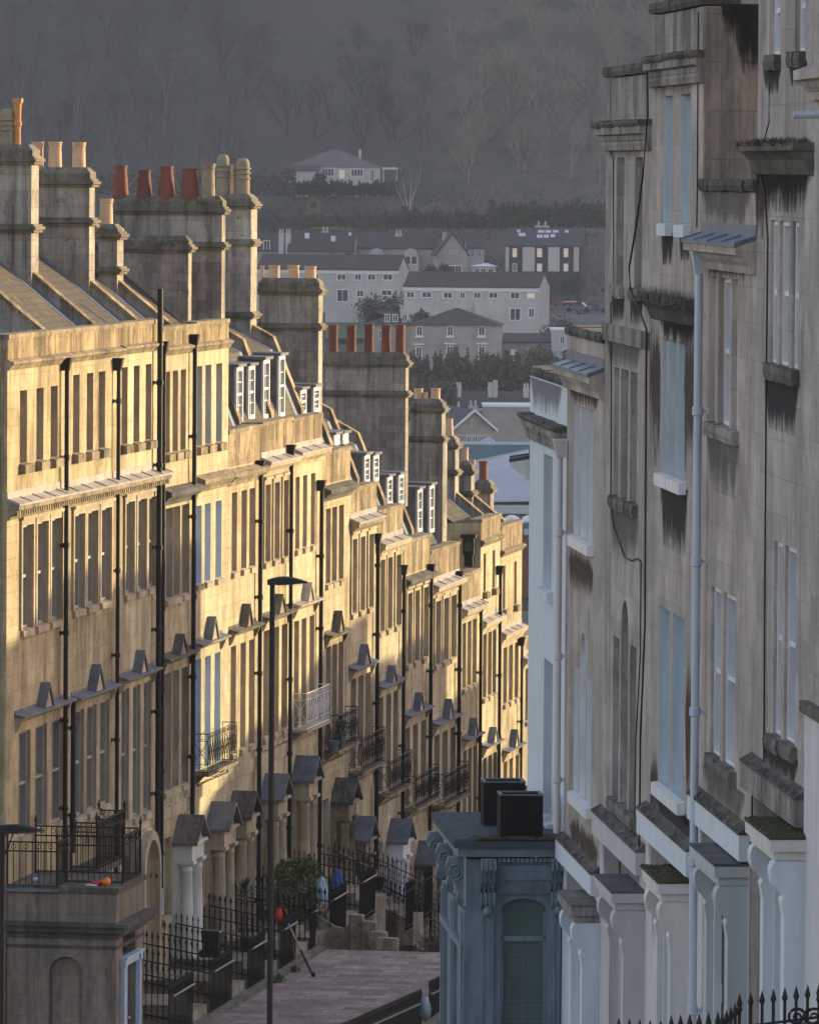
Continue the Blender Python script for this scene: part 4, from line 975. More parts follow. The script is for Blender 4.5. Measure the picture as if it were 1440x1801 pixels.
# pilasters and panels on both faces
mb.box(ub, ub + .06, yL - .05, BY(868), zg - 1, BZ(1600)); mb.box(ub, ub + .045, BY(964), yR, zg - 1, BZ(1592)); mb.box(ub, ub + .085, yL - .06, BY(850), zg - 1, BZ(1605))
mb.box(ub + .045, ub + .07, BY(972), BY(976), zg - 1, BZ(1600))
for k, (a, b) in enumerate(((ub - .45, ub + .0), (ub - 2.3, ub - 1.9), (ub - depth, ub - depth + .35))):
    mb.box(a, b, yL - .06, yL, zg - 1, BZ(1600)); mb.box(a + .1, b - .1, yL - .09, yL - .06, zg - 1, BZ(1610))
mb.box(ub - depth, ub, yL - .1, yL, BZ(1668) - .05, BZ(1668) + .06)
wl = mb.build('wall', M['baypaint'], t)
# frieze: bead course, dentils, cornice
q = MB()
q.box(ub - .0, ub + .06, BY(872), yR, BZ(1573), BZ(1557))
for k in range(30):
    a = BY(873) + (yR - BY(873)) * k / 30; q.box(ub + .06, ub + .095, a, a + .022, BZ(1571), BZ(1559))
for k in range(14):
    a = BY(874) + (yR - BY(874)) * k / 14; q.box(ub, ub + .1, a, a + .05, BZ(1516), BZ(1509))
q.box(ub, ub + .035, BY(874), BY(972), BZ(1548), BZ(1522))
q.box(ub - depth - .1, ub + .14, yL - .16, yR, BZ(1506), BZ(1490))
q.build('frieze', M['baypaint'], wl)
q = MB(); q.box(ub - depth - .2, ub + .22, yL - .22, yR, BZ(1490) + .003, zr); q.box(ub - depth - .1, ub + .1, yL - .2, yR, zr, zr + .02); rf = q.build('flat_roof', M['bayroof'], t)
q = MB()
for k in range(90):
    x = ub + .18 - .5 * random.random() ** 2; y = yL * random.random() * .9 - .05; r_ = .02 + .05 * random.random(); q.box(x - r_, x + r_, y - r_, y + r_, zr + .021, zr + .03 + .03 * random.random())
q.build('roof_moss', M['moss'], rf)
# scroll brackets (front corner pair and two along the street face)
def scroll(mb, c, axis, R0, w):
    pts = []
    for k in range(30):
        a = -math.pi * .5 + k * .42; r = R0 * (1 - k / 34)
        pts.append((c[0] + (r * math.cos(a) if axis == 'u' else 0), c[1] + (r * math.cos(a) if axis == 'y' else 0), c[2] + r * math.sin(a)))
    mb.tube(pts, R0 * .16, 6, R0 * .1)
def bracket(u, y, face):
    q = MB()
    zt_, zb_ = BZ(1508), BZ(1598)
    if face == 'near':      # stands on the near face, projecting towards +u
        prof = [(0, zb_), (.07, zb_ + .04), (.10, zb_ + .14), (.07, zb_ + .26), (.16, zb_ + .42), (.24, zb_ + .6), (.2, zt_ - .003), (0, zt_ - .003)]
        q.add([(u + a, y - .10, z) for a, z in prof] + [(u + a, y + .10, z) for a, z in prof], [tuple(range(8)), tuple(range(15, 7, -1))] + [(i, (i + 1) % 8, 8 + (i + 1) % 8, 8 + i) for i in range(8)])
        for s_ in (-.1, -.03, .03, .1): q.tube([(u + a + .012, y + s_, z) for a, z in prof[1:7]], .016, 5)
        q.lathe((u + .1, y, zb_ - .05), [(.01, -.06), (.06, -.03), (.075, .03), (.05, .08), (.01, .1)], 8)
    else:
        prof = [(0, zb_), (-.07, zb_ + .04), (-.11, zb_ + .14), (-.07, zb_ + .26), (-.17, zb_ + .42), (-.27, zb_ + .62), (-.22, zt_ - .003), (0, zt_ - .003)]
        q.prism([(y + a, z) for a, z in prof], u - .09, u + .09)
        scroll(q, (u + .1, y - .13, zt_ - .22), 'y', .13, .03); scroll(q, (u + .1, y - .06, zb_ + .1), 'y', .07, .03)
        scroll(q, (u - .1, y - .13, zt_ - .22), 'y', .13, .03)
    return smooth_angle(q.build('scroll_bracket', M['baypaint'], t), 50)
bracket(ub + .085, BY(856), 'near'); bracket(ub + .06, BY(980), 'near')
for uu in (ub - .12, ub - 2.1, ub - depth + .2): bracket(uu, yL - .06, 'side')
# window in the bay: sash with glazing, slatted blind behind green glass
q = MB(); uw = ub - .07
q.box(uw - .03, uw + .02, wa, wb, BZ(1652) - .04, BZ(1652) + .04); q.box(uw - .03, uw + .015, wa, wb, zwb, zwb + .08)
for p in (wa, wb - .045): q.box(uw - .03, uw + .02, p, p + .045, zwb, zwt - rz)
wn = q.build('window', M['baypaint'], t)
q = MB(); q.add([(uw - .04, p[0], p[1]) for p in pts], [tuple(range(len(pts)))]); q.build('pane', M['glass_green'], wn)
q = MB(); zz = BZ(1672)
for k in range(20):
    z = zz - k * .078
    if z > zwb: q.box(uw - .038, uw - .033, wa + .06, wb - .06, z, z + (.012 if k % 5 else .02))
q.box(uw - .036, uw - .024, (wa + wb) / 2 - .012, (wa + wb) / 2 + .012, zwb, zz); q.build('slatted_blind', M['lead'], wn)
# planters on the bay roof
M['planter'] = plain('black_planter', (.006, .007, .009), (.012, .012, .014), .6, 4, spec=.1)
def planter(px0, px1, yt, yb, u, wu, label):
    ya, yb_ = Rr.hitu(px0, yt, u)[0], Rr.hitu(px1, yt, u)[0]; z1 = Rr.hitu((px0 + px1) / 2, yt, u)[1]
    y0, y1 = min(ya, yb_), max(ya, yb_); z0 = zr + .03
    o = thing('planter', label, 'planter', Rr, u - wu / 2, (y0 + y1) / 2, z0, 'black planters on the bay roof')
    q = MB(); th = .03
    q.box(u - th, u, y0, y1, z0, z1); q.box(u - wu, u - wu + th, y0, y1, z0, z1); q.box(u - wu + th, u - th, y0, y0 + th, z0, z1); q.box(u - wu + th, u - th, y1 - th, y1, z0, z1); q.box(u - wu + th, u - th, y0 + th, y1 - th, z0, z0 + .05)
    q.build('planter_box', M['planter'], o)
    q = MB(); q.box(u - wu + th + .003, u - th - .003, y0 + th + .003, y1 - th - .003, z0 + .06, z1 - .12); q.build('soil', M['twig'], o)
    q = MB()
    for (a, b, c, d) in ((u - .04, u + .006, y0 - .006, y1 + .006), (u - wu - .006, u - wu + .04, y0 - .006, y1 + .006), (u - wu + .04, u - .04, y0 - .006, y0 + .04), (u - wu + .04, u - .04, y1 - .04, y1 + .006)): q.box(a, b, c, d, z1 - .003, z1 + .02)
    q.build('rim', M['lead'], o)
planter(880, 955, 1400, 1472, ub - .12, .6, 'nearer black square planter on the blue bay roof, standing lower and to the right')
planter(851, 924, 1377, 1442, ub - 2.0, .6, 'farther black square planter on the blue bay roof, taller in view behind the other')
# ---------------------------------------------------------------- porch block with balconies, near end of the left terrace
u0 = UB[0]; t = LHOUSE[0]
def PY(px, py=1650, u=None): return L.hitu(px, py, u0 + .05 if u is None else u)[0]
def PZ(py, px=120, u=None): return L.hitu(px, py, u0 + .05 if u is None else u)[1]
pu0, pu1 = u0 + .05, u0 + 2.75; yF = PY(205); zg = PAVE
z_top, z_led, z_c1, z_c0 = PZ(1562), PZ(1570), PZ(1612), PZ(1650)
mb = MB()
an = (PY(86), PY(146)); ax = sorted(an)
# near wall with a blind arched niche, street wall with the door
zt_n = PZ(1683); zs = zg - .6
for (a, b, c, d) in ((yF, ax[0], zs, z_c0), (ax[1], -.02, zs, z_c0), (ax[0], ax[1], zt_n, z_c0)): mb.add([(pu0, a, c), (pu0, b, c), (pu0, b, d), (pu0, a, d)], [(3, 2, 1, 0)])
hh = (ax[0], ax[1], zs, zt_n, 1.0); ap = arch_pts(hh)
for (p, q) in zip(ap[:-1], ap[1:]): mb.add([(pu0, p[0], p[1]), (pu0, q[0], q[1]), (pu0, q[0], zt_n), (pu0, p[0], zt_n)], [(0, 1, 2, 3)])
pp = [(ax[0], zs)] + ap + [(ax[1], zs)]
for (p, q) in zip(pp[:-1], pp[1:]): mb.add([(pu0, p[0], p[1]), (pu0 + .10, p[0], p[1]), (pu0 + .10, q[0], q[1]), (pu0, q[0], q[1])], [(0, 1, 2, 3)])
mb.add([(pu0 + .1, a, z) for a, z in pp], [tuple(range(len(pp)))])
hs = (pu0 + .55, pu1 - .75, zg, zg + 2.3, False); ha = (pu0 + .6, pu1 - .8, zg + 2.42, zg + 3.15, 1.0)
wall_holes(mb, pu0, pu1, zs, z_c0, [hs, ha], yF, .22)
mb.add([(pu1, yF, zs), (pu1, -.02, zs), (pu1, -.02, z_c0), (pu1, yF, z_c0)], [(0, 1, 2, 3)])
P = mb.build('porch_block', M['porchstone'], t)
q = MB()
q.box(pu0 - .02, pu1 + .02, yF - .02, -.003, z_c0 - .22, z_c0 - .15)
q.box(pu0 - .06, pu1 + .06, yF - .06, -.003, z_c0 + .003, z_c0 + .12); q.box(pu0 - .16, pu1 + .16, yF - .2, -.003, z_c0 + .123, z_c0 + .24); q.box(pu0 - .22, pu1 + .22, yF - .28, -.003, z_c0 + .243, z_c0 + .32)
q.build('porch_cornice', M['blackstone'], P)
q = MB(); q.box(pu0, pu1, yF, -.004, z_c0 + .324, z_led); q.build('porch_parapet', M['porchstone'], P)
q = MB(); q.box(pu0 - .05, pu1 + .05, yF - .05, -.004, z_led + .003, z_top + .02); q.build('porch_roof', M['mossy'], P)
door(P, hs[0] + .02, hs[1] - .02, hs[2], hs[3], M['bay_door'], yF + .2)
q = MB()
for x in (hs[0] - .14, hs[1] + .0): q.box(x, x + .14, yF - .09, yF - .002, zg, zg + 2.25); q.box(x - .02, x + .16, yF - .12, yF - .002, zg + 2.253, zg + 2.4)
q.box(hs[0], hs[1], yF - .08, yF - .002, zg + 2.253, zg + 2.37); q.box(hs[0] - .17, hs[1] + .17, yF - .15, yF - .002, zg + 2.403, zg + 2.46); q.build('door_surround', M['bay_door'], P)
q = MB(); q.add([(x, yF + .2, z) for x, z in [(ha[0], ha[2])] + arch_pts(ha) + [(ha[1], ha[2])]], [tuple(range(13))]); q.build('fanlight', M['glass'], P)
q = MB(); q.box(u0 + .004, u0 + .01, -.0, .01, 0, .01)
# small slit window on the near end wall
# balconies above the porch
def panel_run(mb, pts, h, gap=.12):
    for p, q2 in zip(pts[:-1], pts[1:]):
        bar_run(mb, p, q2, h, gap, .009, False, (.06, .8, .995))
        P0, Q0 = Vector(p), Vector(q2); k = max(1, int((Q0 - P0).length / .24)); d = (Q0 - P0).normalized(); U = Vector((0, 0, 1))
        for i in range(k):
            m = P0 + (Q0 - P0) * (i + .5) / k
            mb.tube([m + U * h * .9 + d * (.05 * math.cos(a)) + U * (.05 * math.sin(a)) for a in [j * math.pi / 4 for j in range(9)]], .007, 4)
        for e in (P0, Q0):
            mb.tube([e, e + U * (h + .08)], .02, 6); mb.lathe(e + U * (h + .08), [(.02, 0), (.035, .03), (.002, .16)], 6)
zf = PZ(1568); y1_ = PY(100)
q = MB(); q.box(pu0 - .1, pu0 + 1.0, y1_ - .06, -.004, zf - .02, zf + .04); q.build('balcony_slab', M['lead'], t)
q = MB(); panel_run(q, [(pu0 - .02, -.03, zf + .04), (pu0 - .02, y1_, zf + .04), (pu0 + .95, y1_, zf + .04)], .95); q.build('balcony_railing', M['iron'], t)
q = MB(); panel_run(q, [(pu0 + .85, y1_ - .0, zf + .06), (pu0 + .85, yF + .06, zf + .06), (pu1 - .05, yF + .06, zf + .06), (pu1 - .05, -.03, zf + .06)], 1.0, .11); q.build('balcony_railing', M['iron'], t)
t2 = LHOUSE[1]; uB = UB[1] + .35; zb2 = L.hitu(150, 1530, uB)[1]; y2 = L.hitu(188, 1530, uB)[0]
q = MB(); q.box(uB - .05, uB + 3.0, y2 * .72 - .06, -.004, zb2 - .12, zb2); q.build('balcony_slab', M['mossy'], t2)
q = MB(); panel_run(q, [(uB, -.03, zb2), (uB, y2 * .72, zb2), (uB + 2.9, y2 * .72, zb2), (uB + 2.9, -.03, zb2)], 1.0, .1); q.build('balcony_railing', M['iron'], t2)
# toys and pots left on the porch roof
def blob(mb, c, r, n=9, m=6, sq=(1, 1, 1), jit=.15):
    pr = []
    for j in range(m + 1):
        a = -math.pi / 2 + math.pi * j / m; pr.append((max(.001, math.cos(a)), math.sin(a)))
    v = []; f = []
    for rr, z in pr:
        for k in range(n):
            a = 2 * math.pi * k / n; s = r * (1 + random.uniform(-jit, jit)); v.append((c[0] + s * rr * math.cos(a) * sq[0], c[1] + s * rr * math.sin(a) * sq[1], c[2] + s * z * sq[2]))
    for j in range(m):
        for k in range(n): f.append((j * n + k, j * n + (k + 1) % n, (j + 1) * n + (k + 1) % n, (j + 1) * n + k))
    return mb.add(v, f)
zr_ = z_top + .02
for (px, col, lab, nm, r, sq) in ((187, (.75, .16, .01), 'orange plastic toy on the porch roof behind the railing', 'toy', .095, (1.2, 1, .9)), (173, (.5, .015, .02), 'red plastic toy beside the orange one on the porch roof', 'toy', .09, (1.4, 1, .6)),
                            (62, (.35, .45, .62), 'small pale blue bag on the balcony floor above the porch', 'bag', .06, (1.2, 1, .8)), (163, (.6, .58, .55), 'small white tray on the porch roof by the red toy', 'tray', .07, (1.8, 1, .25))):
    uu = pu0 + .35; yy = L.hitu(px, 1560, uu)[0]; zz = zr_ + (.05 if px == 62 else 0)
    q = MB(); blob(q, (uu, yy, zz + r * sq[2] * .95), r, sq=sq)
    if nm == 'toy': blob(q, (uu + .05, yy + .12, zz + r * .5), r * .55)
    if nm == 'tray': q.box(uu - .12, uu + .12, yy - .12, yy + .12, zz, zz + .03)
    o = q.build(nm, plain('plastic_%d' % px, col, [x * .75 for x in col], .4, 5), None, True, L); tag(o, lab, nm)
# ---------------------------------------------------------------- ground, road, raised pavement
prof = [(-40, 3), (0, -2.4), (65, -8.6), (77, -10.4), (100, -13.7), (130, -17.6), (150, -20.2), (180, -24), (210, -27), (240, -29), (300, -31.5), (500, -37), (640, -40.5), (700, -40.5), (760, -38.5), (830, -35.8), (880, -34), (930, -28), (1000, -24.3), (1040, -22), (1080, -20.5), (1114, -19.3), (1138, -15), (1155, -11.8), (1200, -4.6), (1230, -2.2), (1300, 16), (1400, 48), (1560, 100), (1700, 125), (1900, 130)]
def ground_z(y):
    for (a, za), (b, zb) in zip(prof[:-1], prof[1:]):
        if y <= b: return za + (zb - za) * max(0, (y - a)) / (b - a)
    return prof[-1][1]
mb = MB(); ys = []
for (a, _), (b, _) in zip(prof[:-1], prof[1:]):
    k = max(1, int((b - a) / 25)); ys += [a + (b - a) * i / k for i in range(k)]
ys.append(prof[-1][0]); xs = [-700 + 50 * i for i in range(29)]
xs = sorted(set(xs + [-30, -20, -10, 10, 20, 30, 75, 125]))
v = []
for y in ys:
    for x in xs:
        far = max(0, min(1, (y - 620) / 330)); v.append((x, y, ground_z(y) + min(170 - ground_z(y), far * 170 * max(0, (x - 130) / 420) ** 1.2) - .25 * (y < 300) + far * (4.0 * math.sin(x * .013 + 1) * (y > 1215) + 1.1 * math.sin(x * .05 + y * .03) * (y > 1150))))  # unseen rise added on the right to throw the valley into shade
nx = len(xs); mb.add(v, [(j * nx + i, j * nx + i + 1, (j + 1) * nx + i + 1, (j + 1) * nx + i) for j in range(len(ys) - 1) for i in range(nx - 1)])
m, nt, b = new_mat('hillside_ground'); wv = world_vec(nt)
n1 = noise(nt, wv, .05, 6, .65); n2 = noise(nt, mapped(nt, wv, (1, .4, 1), (9, 2, 4)), .12, 5, .7)
sx = N(nt, 'ShaderNodeSeparateXYZ'); nt.links.new(wv, sx.inputs[0]); gx = N(nt, 'ShaderNodeMapRange'); nt.links.new(sx.outputs[0], gx.inputs[0]); gx.inputs[1].default_value = -45; gx.inputs[2].default_value = 40  # ground made lighter and browner to the right in place of lit haze
c = ramp(nt, n1, [(.3, (.016, .019, .014)), (.5, (.022, .022, .018)), (.7, (.03, .028, .022))]); c = mixc(nt, gx.outputs[0], c, ramp(nt, n1, [(.3, (.06, .05, .032)), (.5, (.095, .075, .05)), (.7, (.12, .09, .06))])); c = mixc(nt, ramp(nt, n2, [(.5, (0, 0, 0)), (.62, (1, 1, 1))]), c, (.026, .036, .016))
nt.links.new(c, b.inputs['Base Color']); b.inputs['Roughness'].default_value = 1; M['hill'] = m
g = tag(mb.build('ground', M['hill'], None, True), 'valley floor and wooded hillside with gardens', 'terrain', kind='structure')
# road sheet following the street between the rows
mb = MB()
def street_line(y):
    p = L.local((0, 0)); return None
yy = [40 + 6 * i for i in range(34)]
vv = []
for y in yy:
    xl = L.A.x + L.D.x / L.D.y * (y - L.A.y) + (7.6 if y > 118 else 7.6 - (118 - y) * .03); xr = xl + 8
    if y < 112: xr = Rr.A.x - Rr.D.x / Rr.D.y * (Rr.A.y - y) * 1 - 2.0
    if xr < xl + 2.5: xl = xr - 7
    vv += [(xl, y, ground_z(y) - .18), (xr, y, ground_z(y) - .18)]
mb.add(vv, [(2 * i, 2 * i + 1, 2 * i + 3, 2 * i + 2) for i in range(len(yy) - 1)])
tag(mb.build('road', plain('asphalt', (.05, .05, .052), (.035, .035, .036), .9, 8), None), 'steep asphalt road between the terraces', 'road', kind='structure')
# raised pavement: flat flags from the porch to the crest, then falling with the street
pav = M['paving'] = tiles('worn_pennant_flags', (.42, .33, .295), (.13, .10, .093), .8, .55, 'y', moss=.15, rough=.7, joint=(.05, .042, .036), mcol=(.085, .085, .035))
uC = L.hit(690, 1664, 4.0)[0]
mb = MB(); ua = UB[0] - 6
mb.box(ua, uC, -6.95, -2.15, PAVE - 2.2, PAVE)
o = mb.build('raised_pavement', pav, None, False, L); tag(o, 'raised flagstone pavement in front of the sunlit terrace', 'pavement', kind='structure')
mb = MB(); ue = UB[-1] + 4; k = 24
lev = [(UB[7], PAVE)] + [((h['u0'] + h['u1']) / 2, h['zb'] + .05) for h in HL[8:]] + [(ue + 1, HL[-1]['zb'] - .5)]
def pave_z(u):
    for (a, za), (b, zb) in zip(lev[:-1], lev[1:]):
        if u <= b: return za + (zb - za) * max(0, u - a) / (b - a)
    return lev[-1][1]
for i in range(k):
    a = uC + .003 + (ue - uC) * i / k; bb = uC + (ue - uC) * (i + 1) / k; z = min(PAVE - .9, pave_z((a + bb) / 2) - .05, PAVE - .3 - .13 * ((a + bb) / 2 - uC))
    mb.box(a, bb, -6.9, -2.15, z - 3, z)
tag(mb.build('stepped_pavement', pav, None, False, L), 'pavement dropping away beyond the crest', 'pavement', kind='structure')
mb = MB(); mb.box(ua, uC + 1, -7.25, -6.953, PAVE - 3, PAVE + .06)
tag(mb.build('kerb_wall', M['chim_cap'], None, False, L), 'stone edge of the raised pavement', 'kerb', kind='structure')
mb = MB(); mb.box(ua, ue, -2.1, -.01, PAVE - 11.5, PAVE - 2.6); tag(mb.build('basement_area', M['chim_cap'], None, False, L), 'sunken basement areas before the houses', 'area', kind='structure')
# door bridges and area railings
RAILN = 2.2
def rail_thing(label, runs, group=None, handrail=None, name='iron_railing', head='spear', gap=.125, h=1.1, pu=None):
    c = runs[0][0]; o = thing(name, label, 'railing', L, c[0], c[1], c[2], group)
    for p, q in runs:
        mb = MB(); bar_run(mb, p, q, h, gap, .011, True, (.09, .87), head); mb.build('rail_bars', M['iron'], o)
    if handrail:
        mb = MB()
        for p, q in handrail: mb.tube([p, q], .02, 6)
        mb.build('handrail', M['lead_pale'], o)
    return o
nm = ['first', 'second']
prev_end = UB[1] + .2
RL = {1: ('fleur', 'black spear railing nearest the porch block, before the arched doorway'), 2: ('fleur', 'black area railing below the arched doorway with fleur heads'), 3: ('spear', 'black area railing in front of the white columned porch'),
      4: ('fleur', 'black area railing with fleur heads around the small spiky palm'), 5: ('fleur', 'black area railing behind the lamp post pole'), 6: ('spear', 'black area railing behind the leaning pole and green bush'), 7: ('spear', 'black area railing by the blue tarpaulin at the crest of the pavement')}
for i in range(1, 8):
    h = HL[i]; ud = h['ud']; z = PAVE
    br = MB(); br.box(ud - .95, ud + .95, -2.14, -.02, PAVE - .9, PAVE + .3); br.box(ud - .95, ud + .95, -1.7, -.021, PAVE + .303, PAVE + .48)
    br.build('doorstep', M['stepstone'], LHOUSE[i])
    runs = [((prev_end, -RAILN, z), (ud - 1.0, -RAILN, z)), ((ud - 1.0, -RAILN, z), (ud - 1.0, -.15, z + .35))]
    if ud + 1 < UB[i + 1] + 3: runs.append(((ud + 1.0, -.15, z + .35), (ud + 1.0, -RAILN, z)))
    hr = [((prev_end + .3, -RAILN - .05, z + .97), (ud - 1.0, -RAILN - .05, z + .97))]
    rail_thing(RL[i][1], runs, 'area railings of the left terrace', hr, head=RL[i][0])
    prev_end = ud + 1.0
# plinth under the area railings
mb = MB(); mb.box(UB[1], uC - .2, -2.42, -2.153, PAVE + .002, PAVE + .1); tag(mb.build('plinth', M['chim_cap'], None, False, L), 'low mossy stone plinth under the area railings', 'plinth', kind='structure')
# spiked railings on the street side of the pavement
def hitn(px, py, n): u, z = L.hit(px, py, n); return (u, -n, z)
for (pa, pb, lab) in (((560, 1820), (741, 1741), 'black spiked railing along the street edge of the pavement, nearest piece'), ((755, 1727), (850, 1683), 'black spiked railing along the pavement edge, behind the blue bay')):
    a = hitn(*pa, 7.0); b_ = hitn(*pb, 7.0); o = thing('iron_railing', lab, 'railing', L, a[0], a[1], a[2] - 1.2, 'street edge railings')
    mb = MB(); bar_run(mb, (a[0], a[1], a[2] - 1.2), (b_[0], b_[1], b_[2] - 1.2), 1.1, .09, .012, True, (.08, .86)); mb.build('rail_bars', M['iron'], o)
    mb = MB(); mb.tube([(a[0], a[1] - .05, a[2] - .28), (b_[0], b_[1] - .05, b_[2] - .28)], .02, 6); mb.build('handrail', M['lead'], o)
# steps beyond the crest with stone cheeks and gate
for k, (pa, pb, yt, yb, n0, lab) in enumerate((((613, 637, 1610, 1666, 2.3, 'mossy stone pier at the foot of steps, beside the blue tarpaulin')), ((637, 660, 1622, 1655, 2.5, 'upper mossy step beyond the stone pier')), ((648, 678, 1640, 1666, 2.8, 'middle mossy step beyond the stone pier')), ((660, 698, 1651, 1669, 3.1, 'lowest mossy step at the pavement crest')))):
    u_ = uC + .5 + .35 * (3 - k)
    ya = L.hitu(pa, (yt + yb) / 2, u_)[0]; yb_ = L.hitu(pb, (yt + yb) / 2, u_)[0]; z1 = L.hitu((pa + pb) / 2, yt, u_)[1]
    q = MB(); y0, y1 = min(ya, yb_), max(ya, yb_); z0 = PAVE - 1.3
    q.prism([(y0, z0), (y1, z0), (y1, z1 - .02), (y1 - .03, z1), (y0 + .03, z1 - .01), (y0, z1 - .04)], u_, u_ + .34)
    if k == 0: q.prism([(y1 - .02, z0), (y1 + .75, z0), (y1 + .75, z1 - .05), (y1 + .35, z1 - .3), (y1 + .12, z1 - .34), (y1 - .02, z1 - .22)], u_ + .05, u_ + .22)
    tag(q.build('stone_pier' if k == 0 else 'stone_step', M['stepstone'], None, False, L), lab, 'pier' if k == 0 else 'step')
rows = [((650, 1585), (700, 1600), 2.35, 'dense black railing panel at the pavement crest above the steps'), ((712, 1590), (760, 1612), 2.35, 'black railing below the white columned porch'), ((742, 1610), (815, 1640), 2.35, 'black railing behind the dry bush')]
for i in range(8, 13):
    h = HL[i]; z = h['zb']; ud = h['ud']
    labs = ['black area railing around the palm house steps', 'black area railing below the blackened porch', 'black railing down the steps of the white porch', 'black railing by the dry twiggy bush', 'black railing farthest down the terrace']
    rail_thing(labs[i - 8], [((h['u0'] + .3, -RAILN, z), (ud - .9, -RAILN, z)), ((ud - .9, -RAILN, z), (ud - .9, -.15, z + .9)), ((ud + .9, -.15, z + .9), (ud + .9, -RAILN, z)), ((ud + .9, -RAILN, z), (h['u1'] + .3, -RAILN, z))], 'area railings of the left terrace', [((ud - .9, -RAILN, z + 1), (ud - .9, -.2, z + 1.9))], h=1.15)
    br = MB(); [br.box(ud - .8, ud + .8, -2.2 + j * .4, -.02, z - .5 + j * .004, z + .2 * (j + 1)) for j in range(5)]; br.build('doorstep', M['stepstone'], LHOUSE[i])
# railing along the foot of the right row (only its spear heads reach into view)
pts = [(1088, 1812), (1180, 1818), (1262, 1812), (1300, 1780), (1440, 1762), (1520, 1758)]
o = None; yr = 70.0
P3 = [at(px, py, yr - .6 * k) for k, (px, py) in enumerate(pts)]
o = thing('iron_railing', 'near black railing with tall spear heads at the foot of the right hand houses', 'railing', W, P3[0].x, P3[0].y, P3[0].z - 1.2)
mb = MB(); sc = MB()
for k, (p, q) in enumerate(zip(P3[:-1], P3[1:])): bar_run(mb, (p.x, p.y, p.z - 1.15), (q.x, q.y, q.z - 1.15), 1.15 + .06 * (k % 2), .135, .016, True, (.1, .82), 'spear')
mb.build('rail_bars', M['iron'], o)
for i in range(2):
    p = at(1400 + i * 30, 1790, 67.6); scroll(sc, (p.x, p.y, p.z), 'u', .11, .02); sc.tube([(p.x - .1, p.y, p.z - .25), (p.x + .02, p.y, p.z - .1), (p.x + .12, p.y, p.z + .1)], .016, 5)
sc.build('scrollwork', M['iron'], o)
# ---------------------------------------------------------------- lamp posts
def lamp(label, px, ytop, Zd, pxa, pxb, bracket_=False):
    p = at(px, ytop, Zd); gz = min(ground_z(Zd) - .3, PAVE) if not bracket_ else p.z - 6
    o = thing('street_lamp', label, 'street lamp', W, p.x, p.y, gz, 'street lamps')
    q = MB(); q.lathe((p.x, p.y, 0), [(.10, gz), (.10, gz + 1.2), (.062, gz + 1.3), (.055, p.z + .02)], 12); smooth_angle(q.build('pole', M['black'], o))
    a = at(pxa, ytop, Zd).x; b_ = at(pxb, ytop, Zd).x; q = MB(); n_ = 9; v = []; f = []
    for k in range(n_):
        t_ = k / (n_ - 1); x = a + (b_ - a) * t_; wd = .14 * math.sin(math.pi * min(1, .18 + t_ * .75)) + .03; top = .16 * math.sin(math.pi * (.22 + .72 * t_)) ; zb_ = .035 * t_ + .02
        ring = [(-1, 0), (-.7, .7), (0, 1), (.7, .7), (1, 0), (0, -.12)]
        for (yy_, zz_) in ring: v.append((x, p.y + yy_ * wd, p.z + zb_ + zz_ * top))
    m_ = 6
    for k in range(n_ - 1):
        for j in range(m_): f.append((k * m_ + j, k * m_ + (j + 1) % m_, (k + 1) * m_ + (j + 1) % m_, (k + 1) * m_ + j))
    f += [tuple(range(m_ - 1, -1, -1)), tuple((n_ - 1) * m_ + j for j in range(m_))]
    q.add(v, f); hd = smooth_angle(q.build('lamp_head', M['black'], o), 50)
    q = MB(); q.quad((a + .2, p.y - .08, p.z + .005), (b_ - .12, p.y - .08, p.z + .02), (b_ - .12, p.y + .08, p.z + .02), (a + .2, p.y + .08, p.z + .005)); q.build('lens', M['offwhite'], hd)
    if bracket_:
        q = MB(); c = at(10, 1500, Zd); d = at(28, 1462, Zd); q.tube([(p.x, p.y, at(5, 1510, Zd).z), (c.x + .02, p.y, c.z + .02), (d.x, p.y, d.z + .12), (d.x + .02, p.y, p.z)], .03, 8); q.build('bracket', M['black'], o)
lamp('tall black street lamp standing in front of the sunlit terrace', 479, 1030, 140, 470, 541)
lamp('black street lamp with hooded head at the lower left corner', 4, 1467, 134, -14, 76, True)
# ---------------------------------------------------------------- plants and clutter on the pavement
def leaves(mb, c, rad, n, size, seed=1, shell=.5):
    rnd = random.Random(seed)
    for _ in range(n):
        while True:
            d = Vector((rnd.uniform(-1, 1), rnd.uniform(-1, 1), rnd.uniform(-1, 1)))
            if .05 < d.length < 1: break
        d = d.normalized() * (shell + (1 - shell) * rnd.random()) * (1 + .22 * math.sin(5 * d.x + 3 * d.z + seed) + .1 * rnd.random())
        p = Vector(c) + Vector((d.x * rad[0], d.y * rad[1], d.z * rad[2]))
        a = Vector((rnd.gauss(0, 1), rnd.gauss(0, 1), rnd.gauss(0, 1))).normalized(); b_ = a.cross(Vector((rnd.gauss(0, 1), rnd.gauss(0, 1), rnd.gauss(0, 1)))).normalized(); s = size * rnd.uniform(.6, 1.4)
        mb.add([p - a * s, p + b_ * s * .45, p + a * s, p - b_ * s * .45], [(0, 1, 2, 3)])
def Lp(px, py, n): u, z = L.hit(px, py, n); return u, -n, z
u, y, z = Lp(519, 1558, 1.35)
o = thing('bush', 'rounded green bush growing over the area railing', 'bush', L, u, y, PAVE - 1)
mb = MB(); [leaves(mb, (u + dx, y + dy, z + dz), (1.0 * r_, .55 * r_, .5 * r_), int(1300 * r_), .048, 30 + int(dx * 10 + dz * 7), .25) for dx, dy, dz, r_ in ((0, 0, .1, 1.0), (-.6, .15, -.25, .75), (.6, -.1, -.2, .8), (.15, -.25, .42, .6), (-.3, .2, .4, .5), (.4, .25, .3, .55), (0, -.2, -.65, .9), (.7, .1, -.8, .6))]; mb.build('foliage', M['leaf'], o)
mb = MB()
